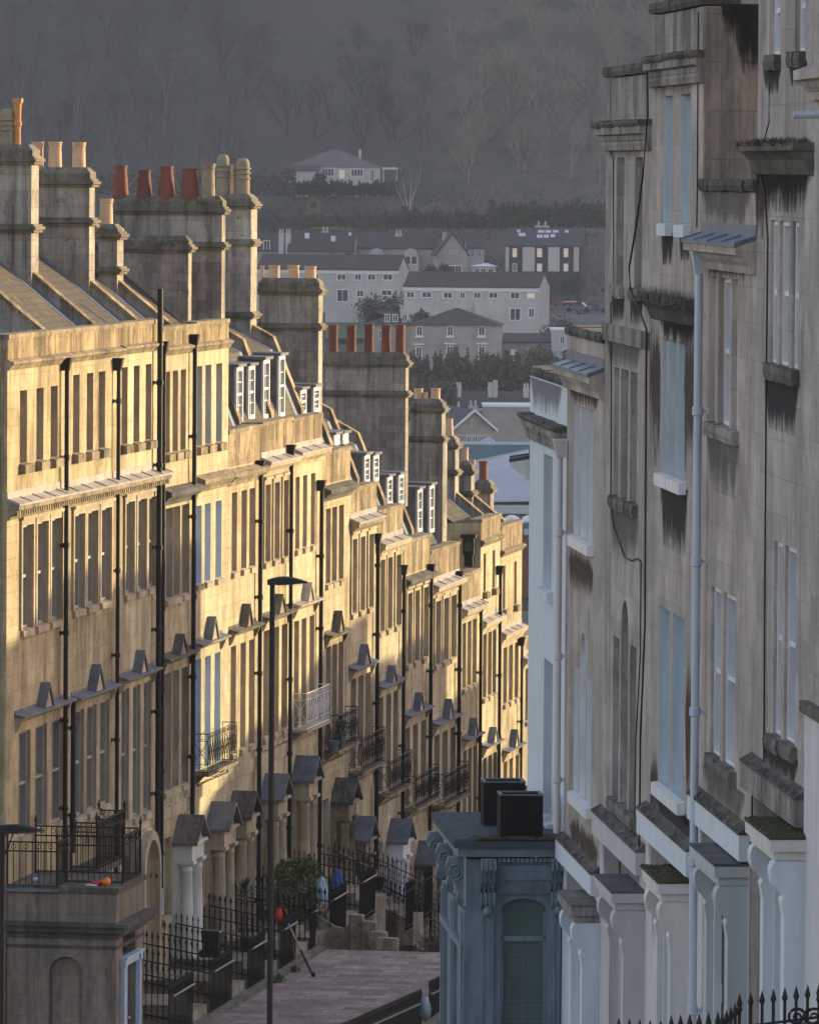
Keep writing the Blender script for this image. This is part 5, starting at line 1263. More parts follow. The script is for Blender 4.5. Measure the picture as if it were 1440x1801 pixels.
for k in range(9): a = k * .7; mb.tube([(u + .1 * math.cos(a), y + .1 * math.sin(a), PAVE - 1.4), (u + .3 * math.cos(a), y + .2 * math.sin(a), z - .5), (u + .7 * math.cos(a), y + .35 * math.sin(a), z + .2)], .025, 5, .01)
mb.build('stems', M['twig'], o)
u, y, z = Lp(430, 1566, .9)
o = thing('cordyline', 'small spiky palm with a thin stem behind the area railing', 'plant', L, u, y, PAVE)
mb = MB(); mb.tube([(u, y, PAVE + .2), (u + .03, y, z - .02)], .03, 6); mb.build('stem', M['twig'], o)
mb = MB()
for k in range(90):
    a = random.uniform(0, 6.28); e = random.uniform(-.5, 1.3); l = random.uniform(.25, .45); d = Vector((math.cos(a) * math.cos(e), math.sin(a) * math.cos(e), math.sin(e))); s = Vector((-math.sin(a), math.cos(a), 0)) * .012
    p = Vector((u, y, z)); q_ = p + d * l - Vector((0, 0, .08 * (1.2 - e) * l)); m_ = p + d * l * .55 + Vector((0, 0, .03)); mb.add([p - s, p + s, m_ + s, m_ - s, q_], [(0, 1, 2, 3), (3, 2, 4)])
mb.build('fronds', M['palm_leaf'], o)
u, y, z = Lp(598, 1283, .3); zfl = L.hit(598, 1316, .3)[1]
o = thing('potted_palm', 'green potted palm spilling through the iron balcony', 'plant', L, u, y, zfl)
mb = MB(); mb.lathe((u, y, zfl), [(.12, 0), (.17, .28), (.19, .3), (.16, .31)], 12); mb.lathe((u - 1.0, y, zfl), [(.11, 0), (.15, .25), (.16, .27), (.12, .28)], 12); mb.build('pot', M['lead'], o)
mb = MB()
for k in range(130):
    a = random.uniform(0, 6.28); e = random.uniform(-.2, 1.35); l = random.uniform(.35, .75); d = Vector((math.cos(a) * math.cos(e) * 1.6, math.sin(a) * math.cos(e) * .55, math.sin(e))); s = Vector((-math.sin(a), math.cos(a), 0)) * .02
    p = Vector((u, y, zfl + .3)); m_ = p + d * l * .6 + Vector((0, 0, .08)); q_ = p + d * l - Vector((0, 0, .16 * l)); mb.add([p - s * .5, p + s * .5, m_ + s, m_ - s, q_], [(0, 1, 2, 3), (3, 2, 4)])
mb.build('fronds', M['palm_leaf'], o)
u, y, z = Lp(766, 1640, 3.0)
o = thing('dry_bush', 'leafless twiggy bush beyond the pavement crest', 'bush', L, u, y, z - .7)
mb = MB()
for k in range(110):
    a = random.uniform(0, 6.28); e = random.uniform(.4, 1.5); l = random.uniform(.5, 1.0); p = Vector((u, y, z - .6)); d = Vector((math.cos(a) * math.cos(e), math.sin(a) * math.cos(e), math.sin(e)))
    m_ = p + d * l * .6; q_ = p + d * l + Vector((random.uniform(-.2, .2), random.uniform(-.15, .15), random.uniform(-.2, .1))); mb.tube([p, m_, q_], .009, 3, .004)
mb.build('twigs', M['twig'], o)
for k, (px, py, n_, r, lab) in enumerate(((490, 1732, 2.5, .16, 'tuft of green weeds at the pavement edge below the railing'), (519, 1708, 2.5, .13, 'smaller green tuft by the foot of the railing'), (402, 1700, 1.5, .25, 'leafy patch behind the railing near the white columns'), (548, 1680, 2.0, .2, 'green plant at the corner of the basement steps'))):
    u, y, z = Lp(px, py, n_); q = MB(); leaves(q, (u, y, PAVE + r * .5), (r * 1.4, r * .9, r * .8), 260, .035, 20 + k, .1); tag(q.build('weeds', M['weed'], None, False, L), lab, 'weeds')
# leaning pole, red bag and blue tarpaulin
a = at(507, 1625, 156.4); b_ = at(551, 1724, 155.8); b_.z = PAVE + .01
o = thing('leaning_pole', 'slim grey pole leaning against the railing with its foot on the flags', 'pole', W, b_.x, b_.y, b_.z)
q = MB(); q.tube([b_, b_ + (a - b_) * .5], .028, 8); q.build('pole_section', M['black'], o); q = MB(); q.tube([b_ + (a - b_) * .5, a], .02, 8); q.build('upper_section', M['lead_pale'], o); q = MB(); q.lathe(b_, [(.045, -.005), (.045, .06), (.03, .1)], 8); q.build('rubber_foot', M['black'], o)
p = at(490, 1610, 156.3); q = MB(); blob(q, (p.x, p.y, p.z), .11, 9, 7, (.8, .6, 1.4), .22); q.tube([(p.x + .05, p.y, p.z + .1), (p.x + .13, p.y, p.z + .15), (p.x + .2, p.y, p.z + .02)], .02, 5)
tag(q.build('bag', plain('red_fabric', (.55, .03, .015), (.35, .02, .012), .7, 6), None, True), 'red bag hanging at the top of the leaning pole', 'bag')
q = MB(); pts = [at(514, 1640, 156.2), at(516, 1670, 156.1), at(520, 1700, 155.9), at(526, 1714, 155.8)]; q.tube(pts, .008, 4); tag(q.build('cord', plain('orange_cord', (.4, .1, .03), (.3, .07, .02), .7), None), 'thin orange cord trailing beside the leaning pole', 'cord')
M['tarp'] = plain('blue_tarpaulin', (.03, .06, .26), (.05, .10, .36), .45, 4, (2, 2, .6))
for (px, y0, y1, wd, lab, mt) in ((594, 1530, 1602, .26, 'tall folded royal blue tarpaulin standing by the steps', 'tarp'), (566, 1543, 1588, .2, 'lower pale blue plastic sheet beside the royal blue tarpaulin', 'bluegrey')):
    u, y, z = Lp(px, y0, 1.95); _, _, zb_ = Lp(px, y1, 1.95); q = MB(); v = []; f = []; nn = 16; mm = 9
    for j in range(mm):
        t_ = j / (mm - 1)
        for k in range(nn):
            a_ = 2 * math.pi * k / nn; rr = wd * (.25 + .75 * t_ ** .6) * (1 + .22 * math.sin(k * 2.6 + j * .5) + random.uniform(-.07, .07)); v.append((u + rr * math.cos(a_), y + rr * .8 * math.sin(a_), z + (zb_ - z) * t_ + random.uniform(-.02, .02)))
    for j in range(mm - 1):
        for k in range(nn): f.append((j * nn + k, (j + 1) * nn + k, (j + 1) * nn + (k + 1) % nn, j * nn + (k + 1) % nn))
    f.append(tuple(range(nn))); q.add(v, f); tag(q.build('tarpaulin', M[mt], None, False, L), lab, 'tarpaulin')
for (px, py, lab) in ((747, 1775, 'grey plastic rubbish sack in the railing gap'), (776, 1765, 'pale blue rubbish sack behind the second spiked railing')):
    u, y, z = Lp(px, py, 7.1 if px < 760 else 6.6); q = MB(); blob(q, (u, y, z), .17, 12, 8, (1.2, .8, 1.5), .16); tag(q.build('rubbish_sack', M['bluegrey'] if px > 760 else plain('grey_plastic', (.22, .28, .34), (.15, .2, .25), .35, 5), None, True, L), lab, 'sack')
for (px, py, r, lab) in ((647, 1562, .11, 'small black hanging pot on the railing'), (667, 1555, .15, 'larger black hanging planter on the railing')):
    u, y, z = Lp(px, py, 2.0); q = MB(); q.lathe((u, y, z), [(r * .7, -r), (r, r), (r * 1.1, r + .02), (r * .9, r + .02), (r * .85, r * .6)], 12); tag(q.build('hanging_pot', M['black'], None, False, L), lab, 'plant pot')
# bins and bicycle-like clutter behind the railings
for (px, py, w_, hh_, lab) in ((372, 1662, .4, .55, 'black wheelie bin behind the railings of the white columned porch'), (440, 1672, .4, .5, 'black bin behind the railings beside the lamp post')):
    u, y, z = Lp(px, py, 1.5); o = thing('wheelie_bin', lab, 'bin', L, u, y, z - hh_ / 2); q = MB(); z0 = z - hh_ / 2; q.add([(u - w_ * .42, y - w_ * .42, z0), (u + w_ * .42, y - w_ * .42, z0), (u + w_ * .42, y + w_ * .42, z0), (u - w_ * .42, y + w_ * .42, z0), (u - w_ / 2, y - w_ / 2, z0 + hh_), (u + w_ / 2, y - w_ / 2, z0 + hh_), (u + w_ / 2, y + w_ / 2, z0 + hh_), (u - w_ / 2, y + w_ / 2, z0 + hh_)], [(3, 2, 1, 0), (4, 5, 6, 7), (0, 1, 5, 4), (1, 2, 6, 5), (2, 3, 7, 6), (3, 0, 4, 7)]); q.build('bin_body', M['black'], o)
    q = MB(); q.prism([(y - w_ * .56, z0 + hh_ + .003), (y + w_ * .54, z0 + hh_ + .003), (y + w_ * .5, z0 + hh_ + .06), (y - w_ * .5, z0 + hh_ + .04)], u - w_ * .54, u + w_ * .54); q.build('lid', M['black'], o)
    q = MB(); q.tube([(u - w_ * .4, y + w_ * .45, z0 + .08), (u + w_ * .4, y + w_ * .45, z0 + .08)], .09, 10); q.build('wheel', M['iron'], o)
# ---------------------------------------------------------------- the far side of the valley
M['farwall'] = plain('distant_stone', (.40, .36, .32), (.29, .26, .23), .95, .35)
M['farwall2'] = plain('distant_pale_render', (.52, .50, .47), (.42, .40, .375), .95, .3)
M['farroof'] = tiles('distant_roof_tile', (.075, .058, .05), (.055, .045, .042), .4, .35, moss=.1)
M['bungalowroof'] = plain('weathered_brown_tile', (.16, .125, .115), (.12, .095, .09), .95, .4)
M['farslate'] = tiles('distant_slate', (.07, .07, .078), (.055, .055, .06), .4, .3)
M['fascia'] = plain('white_fascia', (.75, .75, .75), (.68, .68, .68), .6, .5)
M['metalroof'] = plain('grey_metal_roof', (.30, .32, .36), (.24, .26, .30), .5, .12)
M['teal'] = plain('teal_glazing', (.10, .20, .24), (.075, .16, .2), .25, .2)
M['litwin'] = emit('lit_window', (1.0, .74, .48), .055)
M['skylight'] = plain('roof_window_glass', (.6, .62, .64), (.5, .52, .55), .1, .2, bmp=0)
def far_house(label, Zd, px0, px1, yb, ye, yr, dep, wins=(), roofk='side', beta=0.0, wall='farwall', roofm='farroof', cat='house', name='house', fascia=None, lights=(), chim=(), group=None, sunk=3.5, over=.3, hip=None, dframe='white'):
    a = at(px0, yb, Zd); b = at(px1, yb, Zd); mx = at((px0 + px1) / 2, (yb + ye) / 2, Zd)
    row = Row((mx.x, Zd), (math.cos(beta), math.sin(beta)))
    hw = (b.x - a.x) / 2 / math.cos(beta); zb, ze, zr = (at((px0 + px1) / 2, y, Zd).z for y in (yb, ye, yr))
    if roofk in ('side', 'hip', 'hipfront'): zr = at((px0 + px1) / 2, yr, Zd + dep / 2).z
    t = thing(name, label, cat, row, 0, 0, zb, group)
    mb = MB(); mb.box(-hw, hw, 0, dep, zb - sunk, ze)
    if roofk == 'side':
        mb.prism([(0, ze), (dep, ze), (dep / 2, zr - .12)], -hw, -hw + .25); mb.prism([(0, ze), (dep, ze), (dep / 2, zr - .12)], hw - .25, hw)
    if roofk == 'front': mb.prismy([(-hw, ze), (hw, ze), (0, zr - .12)], 0, .25)
    w = mb.build('wall', M[wall], t)
    r = MB(); k = over * (zr - ze) / (dep / 2)
    if roofk == 'side':
        r.prism([(-over, ze - k), (dep / 2, zr), (dep + over, ze - k), (dep + over, ze - k + .18), (dep / 2, zr + .2), (-over, ze - k + .18)], -hw - .1, hw + .1)
    elif roofk == 'front':
        kk = over * (zr - ze) / hw
        r.prismy([(-hw - over, ze - kk), (-hw - over, ze - kk + .2), (0, zr + .2), (hw + over, ze - kk + .2), (hw + over, ze - kk), (0, zr)], -over, dep)
    elif roofk == 'hip':
        h = hip or dep / 2; O = over
        r.add([(-hw - O, -O, ze), (hw + O, -O, ze), (hw + O, dep + O, ze), (-hw - O, dep + O, ze), (-hw + h, dep / 2, zr), (hw - h, dep / 2, zr)], [(0, 1, 5, 4), (1, 2, 5), (2, 3, 4, 5), (3, 0, 4), (0, 3, 2, 1)])
    elif roofk == 'flat': r.box(-hw - .15, hw + .15, -.15, dep, ze, ze + .25)
    rf = r.build('roof', M[roofm], t)
    if fascia:
        q = MB(); q.box(-hw - .05, hw + .05, -.16, -.003, ze - fascia, ze - .02); q.build('fascia', M['fascia'], t)
    for wn in wins:
        x0, x1, y0, y1 = wn[:4]; st = wn[4] if len(wn) > 4 else ''
        ym = (y0 + y1) / 2
        (ua, z1) = row.hit(x0, y0); (ub_, z0) = row.hit(x1, y1)
        q = MB(); e = min(.14, (ub_ - ua) * .14)
        q.box(ua, ua + e, -.07, -.004, z0, z1); q.box(ub_ - e, ub_, -.07, -.004, z0, z1); q.box(ua + e, ub_ - e, -.07, -.004, z1 - e, z1); q.box(ua + e, ub_ - e, -.07, -.004, z0, z0 + e)
        mm = 2 if ub_ - ua < 2.2 else 4
        for j in range(1, mm): x = ua + (ub_ - ua) * j / mm; q.box(x - .04, x + .04, -.06, -.004, z0 + e, z1 - e)
        if 's' in st: q.box(ua - .15, ub_ + .15, -.2, -.005, z0 - .22, z0 - .01)
        if 'h' in st: q.box(ua - .3, ub_ + .3, -.35, -.005, z1 + .2, z1 + .4)
        o = q.build('window', M[dframe if 'd' not in st else 'iron'], t)
        g = MB(); g.quad((ua + e, -.03, z0 + e), (ub_ - e, -.03, z0 + e), (ub_ - e, -.03, z1 - e), (ua + e, -.03, z1 - e)); g.build('pane', M['litwin' if 'l' in st else 'glass_far'], o)
    for (x0, x1, y0, y1) in lights:   # roof windows lying in the front slope
        f = lambda px, py: slope_hit(row, px, py, ze - k, zr, dep, over)
        q = MB(); c0, c1, c2, c3 = f(x0, y1), f(x1, y1), f(x1, y0), f(x0, y0); q.add([(c[0], c[1] - .08, c[2] + .26) for c in (c0, c1, c2, c3)] + [(c[0], c[1], c[2]) for c in (c0, c1, c2, c3)], [(0, 1, 2, 3), (0, 4, 5, 1), (1, 5, 6, 2), (2, 6, 7, 3), (3, 7, 4, 0)]); q.build('roof_window', M['skylight'], rf)
    for (px, py0, py1, wpx, dy) in chim:
        c = row.hit(px, py0, -dy)[0]; z1 = row.hit(px, py0, -dy)[1]; z0 = row.hit(px, py1, -dy)[1]; s = wpx / 2 * (Zd + dy) / F
        q = MB(); q.box(c - s, c + s, dy - .5, dy + .5, z0 - 1.5, z1 - .9); q.box(c - s - .08, c + s + .08, dy - .58, dy + .58, z1 - .9, z1 - .75); ch = q.build('chimney', M['farwall2'], rf)
        q = MB(); [q.lathe((c + j * s, dy, z1 - .75), [(.16, 0), (.13, .7), (.15, .75)], 8) for j in (-.5, .5)]; q.build('chimney_pot', M['farwall2'], rf)
    return t, row
def slope_hit(row, px, py, ze, zr, dep, over):
    r = ray(px, py); n = Vector((0, -(zr - ze), dep / 2 + over)); nw = row.D * n.x + row.I * n.y + Vector((0, 0, n.z)); P = row.world(0, -over, ze)
    p = r * (P.dot(nw) / r.dot(nw)); d = p - row.A; return (d.dot(row.D), d.dot(row.I), p.z)
G = 'houses across the valley'
# bungalow high on the slope
t, row = far_house('low hipped roof bungalow standing alone high on the misty hillside', 1205, 509, 668, 322, 293, 262, 12, [(523, 543, 302, 313), (566, 588, 295, 310), (617, 639, 296, 310), (651, 658, 297, 319), (596, 606, 298, 314, 'l')], 'hip', 0, 'farwall2', 'bungalowroof', group=G, name='bungalow', chim=((633, 262, 272, 4, 6),), hip=7.5)
q = MB(); x0, z0 = row.hit(511, 326, 2.5); x1, z1 = row.hit(557, 300, 2.5); q.box(x0, x1, -2.5, -.005, z0 - 3, z1); q.build('wing', M['farwall2'], t)
q = MB(); q.prism([(-2.9, z1 + .003), (-2.9, z1 + .2), (3, z1 + 1.7), (3, z1 + 1.2)], x0 - .4, x1 + .4); q.build('wing_roof', M['farroof'], t)
q = MB(); c = row.hit(686, 295, -3)[0]; q.box(c - 1.4, c + 1.4, 2, 4, row.hit(686, 298)[1], row.hit(686, 294)[1]); q.box(c - 1.3, c - 1.1, 2.1, 2.3, row.hit(686, 298)[1] - 3, row.hit(686, 298)[1] - .003); q.box(c + 1.1, c + 1.3, 2.1, 2.3, row.hit(686, 298)[1] - 3, row.hit(686, 298)[1] - .003); q.build('car_port', M['fascia'], t)
far_house('small brown garden shed on the terraces below the bungalow', 1165, 538, 563, 372, 350, 343, 3, [(546, 556, 356, 366, 'd')], 'front', 0, 'twig', 'farroof', 'shed', 'garden_shed', sunk=1.5)
# row just below the gardens
far_house('brown roofed cottage with three bright roof windows', 1115, 506, 622, 462, 441, 408, 9, [(534, 546, 446, 458), (582, 592, 446, 460, 'd'), (606, 618, 445, 457, 'd')], 'side', R(-4), 'farwall', group=G, lights=((536, 544, 412, 421), (582, 590, 417, 426), (613, 618, 411, 416)), chim=((495, 402, 432, 9, 2), (507, 402, 432, 9, 2), (572, 398, 406, 12, 4.6)))
t, row = far_house('dark roofed house with two pale arched gables across the valley', 1120, 628, 768, 500, 436, 410, 10, [(732, 756, 476, 486)], 'side', R(-3), 'farwall', group=G, chim=((701, 404, 432, 12, 4), (676, 408, 418, 10, 5)))
for (x0, x1, yt, yb_, wn) in ((648, 676, 436, 454, ((652, 660, 447, 453), (664, 672, 447, 453))), (708, 736, 436, 478, ((713, 721, 451, 464), (724, 732, 451, 464)))):
    a, z1 = row.hit(x0, yt, 1.2); b, z0 = row.hit(x1, yb_, 1.2); q = MB(); hh = (z1 - z0); za = z1 - 1.3
    q.prismy([(a, z0 - 1), (b, z0 - 1), (b, za), ((a + b) / 2 + .7, z1 - .2), ((a + b) / 2, z1), ((a + b) / 2 - .7, z1 - .2), (a, za)], -1.2, 4); gb = q.build('arched_gable', M['farwall2'], t)
    for (p0, p1, y0, y1) in wn:
        c0, w1 = row.hit(p0, y0, 1.25); c1, w0 = row.hit(p1, y1, 1.25); q = MB(); q.box(c0, c1, -1.25, -1.204, w0, w1); q.build('window', M['glass_far'], gb); q = MB(); q.box(c0 - .1, c0 - .003, -1.28, -1.204, w0 - .1, w1 + .1); q.box(c1 + .003, c1 + .1, -1.28, -1.204, w0 - .1, w1 + .1); q.box(c0, c1, -1.28, -1.204, w0 - .12, w0 - .003); q.build('window_frame', M['white'], gb)
far_house('grey slated cottage with one small dormer at the left edge of the far gardens', 1125, 452, 498, 462, 440, 412, 9, [(463, 475, 422, 440)], 'side', 0, 'farwall', 'farslate', group=G)
far_house('stone gabled villa with a big bay between the long terrace and the modern flats', 1110, 768, 822, 492, 446, 410, 12, [(790, 795, 440, 446), (801, 806, 440, 447), (788, 812, 466, 484), (778, 784, 468, 484)], 'front', R(4), 'farwall', group=G, chim=((782, 408, 424, 8, 6),))
far_house('paler side wing of the gabled villa under a dark slope', 1116, 822, 851, 478, 436, 418, 10, [(828, 833, 440, 452), (840, 845, 440, 452)], 'side', R(3), 'farwall2', group=G)
t, row = far_house('white roofed conservatory beside the stone villa', 1100, 832, 872, 482, 468, 462, 5, [(834, 843, 471, 480), (845, 855, 471, 480), (857, 868, 471, 480)], 'hip', 0, 'farwall2', 'fascia', 'conservatory', 'conservatory', hip=2.4)
# long terraces with white fascias
far_house('long terrace with white fascia partly hidden behind the clay chimney pots', 1045, 452, 700, 532, 473, 449, 9, [(473, 487, 481, 493), (509, 523, 481, 493), (545, 561, 481, 493), (592, 609, 481, 493), (623, 636, 481, 493), (646, 661, 481, 493), (673, 691, 481, 493), (592, 613, 508, 531), (627, 640, 509, 522), (670, 690, 509, 520)], 'side', R(-10), 'farwall2', group=G, fascia=.65, cat='terrace', name='terrace')
far_house('long terrace with white fascia and a lit end window, beside the car park', 1000, 710, 947, 590, 504, 480, 9, [(714, 729, 512, 524), (741, 759, 512, 524), (779, 796, 513, 525), (808, 818, 513, 525), (832, 846, 513, 525), (859, 876, 513, 525), (897, 914, 513, 526), (927, 941, 514, 525, 'l'), (896, 916, 541, 564), (929, 940, 541, 559)], 'side', R(-11), 'farwall2', group=G, fascia=.65, cat='terrace', name='terrace')
# modern flats
t, row = far_house('modern block of flats with tall pale panels and many roof windows', 1075, 888, 1022, 492, 432, 402, 11, [(901, 909, 436, 452, 'l'), (944, 953, 436, 452, 'l'), (991, 999, 436, 452, 'l'), (944, 953, 463, 477, 'l'), (901, 909, 463, 477), (991, 999, 463, 477, 'l'), (912, 917, 436, 452, 'd'), (956, 962, 436, 452, 'd'), (981, 987, 436, 452, 'd'), (912, 917, 463, 477, 'd'), (956, 962, 463, 477, 'd')], 'side', R(-6), 'farslate', 'farslate', 'flats', 'apartment_block', lights=((912, 924, 412, 417), (909, 915, 406, 410), (946, 957, 407, 411), (959, 969, 407, 411), (944, 954, 415, 420), (956, 965, 415, 420), (968, 976, 414, 419), (972, 982, 407, 411), (993, 1000, 407, 411)), chim=((953, 388, 402, 24, 7),), group=G)
q = MB()
for (x0, x1) in ((889, 895), (919, 940), (964, 984), (1009, 1018)):
    a, z1 = row.hit(x0, 434); b, z0 = row.hit(x1, 477); q = MB(); q.box(a, b, -.2, -.005, z0, z1); q.build('pale_panel', M['farwall2'], t)
# big stone house in the middle distance
t, row = far_house('broad stone house with dark hipped roof and flower boxes under tall windows', 935, 722, 880, 642, 572, 541, 12, [(732, 743, 573, 591, 's'), (786, 797, 573, 591, 's'), (841, 853, 573, 591, 's'), (731, 742, 609, 627, 'h'), (785, 797, 608, 632, 'h'), (841, 853, 608, 632, 'h')], 'hip', R(-2), 'farwall', 'farroof', group=G, chim=((765, 520, 548, 11, 5), (823, 532, 546, 8, 7), (832, 530, 540, 7, 8)))
far_house('lower wing of the broad stone house with four attic windows', 944, 640, 722, 640, 572, 548, 10, [(676, 686, 552, 566), (690, 700, 552, 566), (707, 716, 552, 566), (666, 674, 580, 596)], 'hip', 0, 'farwall', 'farroof', group=G, chim=((708, 536, 552, 9, 3),))
far_house('small stone house with a white lit door right of the broad stone house', 945, 884, 970, 646, 602, 588, 9, [(889, 895, 617, 630, 'd'), (925, 932, 612, 634), (937, 946, 616, 634), (953, 960, 616, 634), (898, 909, 614, 640, 'l')], 'side', R(-2), 'farwall', 'farroof', group=G)
far_house('pale narrow house with white pipe at the foot of the car park', 942, 970, 1000, 630, 581, 572, 9, [(984, 993, 590, 605), (974, 979, 616, 626), (984, 990, 616, 626)], 'flat', 0, 'farwall2', 'fascia', group=G)
# row of chimneys and roofs below the hedge
far_house('low roofed terrace almost hidden under the hedge, showing pale chimneys', 868, 715, 960, 760, 716, 690, 9, (), 'side', 0, 'farwall', 'farroof', 'terrace', 'terrace', chim=((800, 672, 700, 9, 3), (807, 672, 700, 8, 3), (862, 672, 706, 8, 3), (871, 668, 700, 8, 3), (925, 674, 706, 10, 3), (803, 706, 735, 14, -2), (832, 704, 730, 16, -2)), group=G, fascia=.4)
far_house('plain stone building behind the gabled house with white bargeboards', 850, 850, 960, 800, 716, 708, 10, [(928, 936, 752, 774)], 'flat', 0, 'farwall', 'fascia', group=G)
t, row = far_house('stone gabled house with white bargeboards in front of the metal roofed hall', 800, 799, 866, 830, 752, 722, 14, [(827, 833, 738, 751), (820, 828, 766, 784), (831, 839, 766, 784)], 'front', R(13), 'farwall', 'farslate', group=G, over=.45)
q = MB(); hw = (at(866, 800, 800).x - at(799, 800, 800).x) / 2 / math.cos(R(13)); ze, zr = at(832, 752, 800).z, at(832, 722, 800).z; kk = .45 * (zr - ze) / hw
for s in (-1, 1): q.prismy([(s * (hw + .5), ze - kk - .12), (0, zr - .12), (0, zr + .24), (s * (hw + .5), ze - kk + .22)][::s], -.53, -.452)
q.build('bargeboard', M['fascia'], t)
q = MB(); q.box(-hw, hw, -.05, -.003, ze - 1.0, ze - .85); q.build('string_course', M['farwall2'], t)
# market hall with metal roof
def pz(px, py, Y): p = at(px, py, Y); return (p.x, p.y, p.z)
p = at(900, 960, 690); t = thing('market_hall', 'large hall with pale grey metal roof and teal glazed strip, low in the valley', 'hall', W, p.x, p.y, p.z)
q = MB(); e0, e1 = pz(690, 886, 690), pz(1060, 880, 690); r0, r1 = pz(828, 812, 722), pz(1060, 762, 730); x0, x1 = e0[0], e1[0]
q.add([e0, e1, (r1[0], r1[1], r1[2]), r0, (x0, 760, e0[2]), (x1, 760, e0[2])], [(0, 1, 2, 3), (0, 3, 4), (3, 2, 5, 4), (1, 5, 2), (0, 4, 5, 1)]); rf = q.build('roof', M['metalroof'], t)
q = MB(); slope = (Vector(r0) - Vector(e0)); dx = (e1[0] - e0[0]); 
for k in range(60):
    a = Vector(e0) + (Vector(e1) - Vector(e0)) * k / 60; b = Vector(r0) + (Vector(r1) - Vector(r0)) * k / 60 + Vector((0, 0, 0)); q.tube([a + Vector((0, 0, .05)), b + Vector((0, 0, .05))], .05, 4)
q.build('standing_seams', M['metalroof'], rf)
q = MB(); q.box(x0, x1, 691, 759, e0[2] - 9, e0[2] - .05); q.build('wall', M['farwall'], t)
q = MB(); q.box(x0 - .3, x1, 689.4, 690.9, e0[2] - .9, e0[2] - .06); q.build('eaves_fascia', M['farwall2'], t)
z = at(900, 915, 684).z; q = MB(); q.box(at(860, 915, 684).x, x1, 680, 689.3, z - .2, z); q.box(at(860, 915, 684).x, x1, 680.2, 689.3, z - 5, z - .203); lw = q.build('lean_to', M['teal'], t)
q = MB(); [q.lathe((at(px, 910, 684).x, 684, z), [(.8, 0), (.7, .3), (.3, .5), (.02, .55)], 12) for px in (900, 931)]; q.build('roof_dome', M['fascia'], lw)
q = MB(); a, b = pz(795, 832, 732), pz(1060, 783, 732); q.box(a[0], b[0], 732, 740, a[2] - 4, b[2])
for k in range(26): x = a[0] + (b[0] - a[0]) * k / 26; q.box(x, x + .12, 731.9, 732, a[2] - 4, b[2])
q.build('glazed_strip', M['teal'], t)
q = MB(); a, b, c = pz(838, 786, 736), pz(880, 786, 736), pz(858, 768, 741); q.add([a, b, (b[0], 746, b[2]), (a[0], 746, a[2]), c], [(0, 1, 4), (1, 2, 4), (2, 3, 4), (3, 0, 4)]); q.build('lantern', M['metalroof'], t)
far_house('brick outbuilding with a row of clay pots in front of the hall', 640, 900, 990, 985, 946, 940, 8, [(906, 915, 955, 968, 'd')], 'flat', 0, 'red', 'farslate', chim=((926, 930, 944, 6, .6), (936, 932, 944, 6, .6)), group=G)
p = at(790, 720, 820); q = MB(); q.box(p.x - 1.0, p.x + 1.0, 820, 822, p.z - .25, p.z); q.box(p.x - .95, p.x - .85, 820.1, 820.2, p.z - 4, p.z - .253); q.box(p.x + .85, p.x + .95, 820.1, 820.2, p.z - 4, p.z - .253); tag(q.build('awning', plain('turquoise_sheet', (.05, .5, .5), (.04, .4, .4), .5), None), 'turquoise sheet roof left of the gabled house', 'awning')
# cars in the far car park
def car(px, py, Zd, ang, col, label):
    p = at(px, py, Zd); row = Row((p.x, p.y), (math.cos(ang), math.sin(ang))); o = thing('parked_car', label, 'car', row, 0, 0, p.z, 'cars in the far car park'); z = p.z
    q = MB(); q.prism([(0, 0)] * 0 or [(-.85, z + .3), (-.88, z + .7), (-.8, z + .85), (.8, z + .85), (.88, z + .7), (.85, z + .3)], -2.1, 2.1); q.build('body', col, o)
    q = MB(); q.prismy([(-1.5, z + .853), (1.1, z + .853), (.5, z + 1.4), (-1.0, z + 1.42)], -.72, .72); q.build('cabin', M['glass_far'], o)
    for sx in (-1.35, 1.35):
        for sy in (-.88, .72):
            q = MB(); q.tube([(sx, sy, z + .32), (sx, sy + .16, z + .32)], .32, 12); q.build('wheel', M['iron'], o)
car(1018, 548, 1010, R(-15), plain('blue_grey_car_paint', (.12, .16, .22), (.10, .14, .2), .3), 'blue grey car parked beside the long terrace')
car(1047, 550, 1012, R(-12), plain('dark_car_paint', (.05, .06, .07), (.04, .05, .06), .3), 'dark car next to the blue grey one')
car(993, 539, 1022, R(60), plain('red_car_paint', (.22, .03, .03), (.18, .03, .03), .3), 'small red car at the back of the car park')
q = MB(); a, b, c, d = pz(960, 570, 996), pz(1080, 612, 985), pz(1090, 540, 1030), pz(972, 533, 1034); q.add([(a[0], a[1], ground_z(a[1]) + .9), (b[0], b[1], ground_z(b[1]) + .9), (c[0], c[1], ground_z(c[1]) + .9), (d[0], d[1], ground_z(d[1]) + .9)], [(0, 1, 2, 3)])
tag(q.build('road', plain('far_asphalt', (.10, .10, .105), (.08, .08, .085), .9, .3), None), 'grey car park slope', 'road', kind='structure')
# lawns
def lawn(pts, Zs):
    q = MB(); v = [at(px, py, z) for (px, py), z in zip(pts, Zs)]; q.add([(p.x, p.y, ground_z(p.y) + .9) for p in v], [tuple(range(len(v)))]); tag(q.build('lawn', M['lawn'], None), 'green garden lawn', 'lawn', kind='structure')
M['lawn'] = plain('lawn_grass', (.055, .095, .025), (.075, .10, .035), 1, .5)
lawn([(570, 575), (640, 590), (640, 548), (572, 545)], (985, 985, 1020, 1020)); lawn([(585, 405), (650, 405), (648, 390), (590, 392)], (1125, 1125, 1150, 1150)); lawn([(545, 365), (620, 366), (615, 358), (550, 357)], (1160, 1160, 1175, 1175))
p = at(600, 550, 1015); q = MB(); a, b = at(572, 545, 1014), at(630, 558, 1014); q.box(a.x, b.x, 1014, 1014.3, b.z - 3, a.z); tag(q.build('garden_wall', M['farwall2'], None), 'long pale garden wall above the lawn', 'wall')
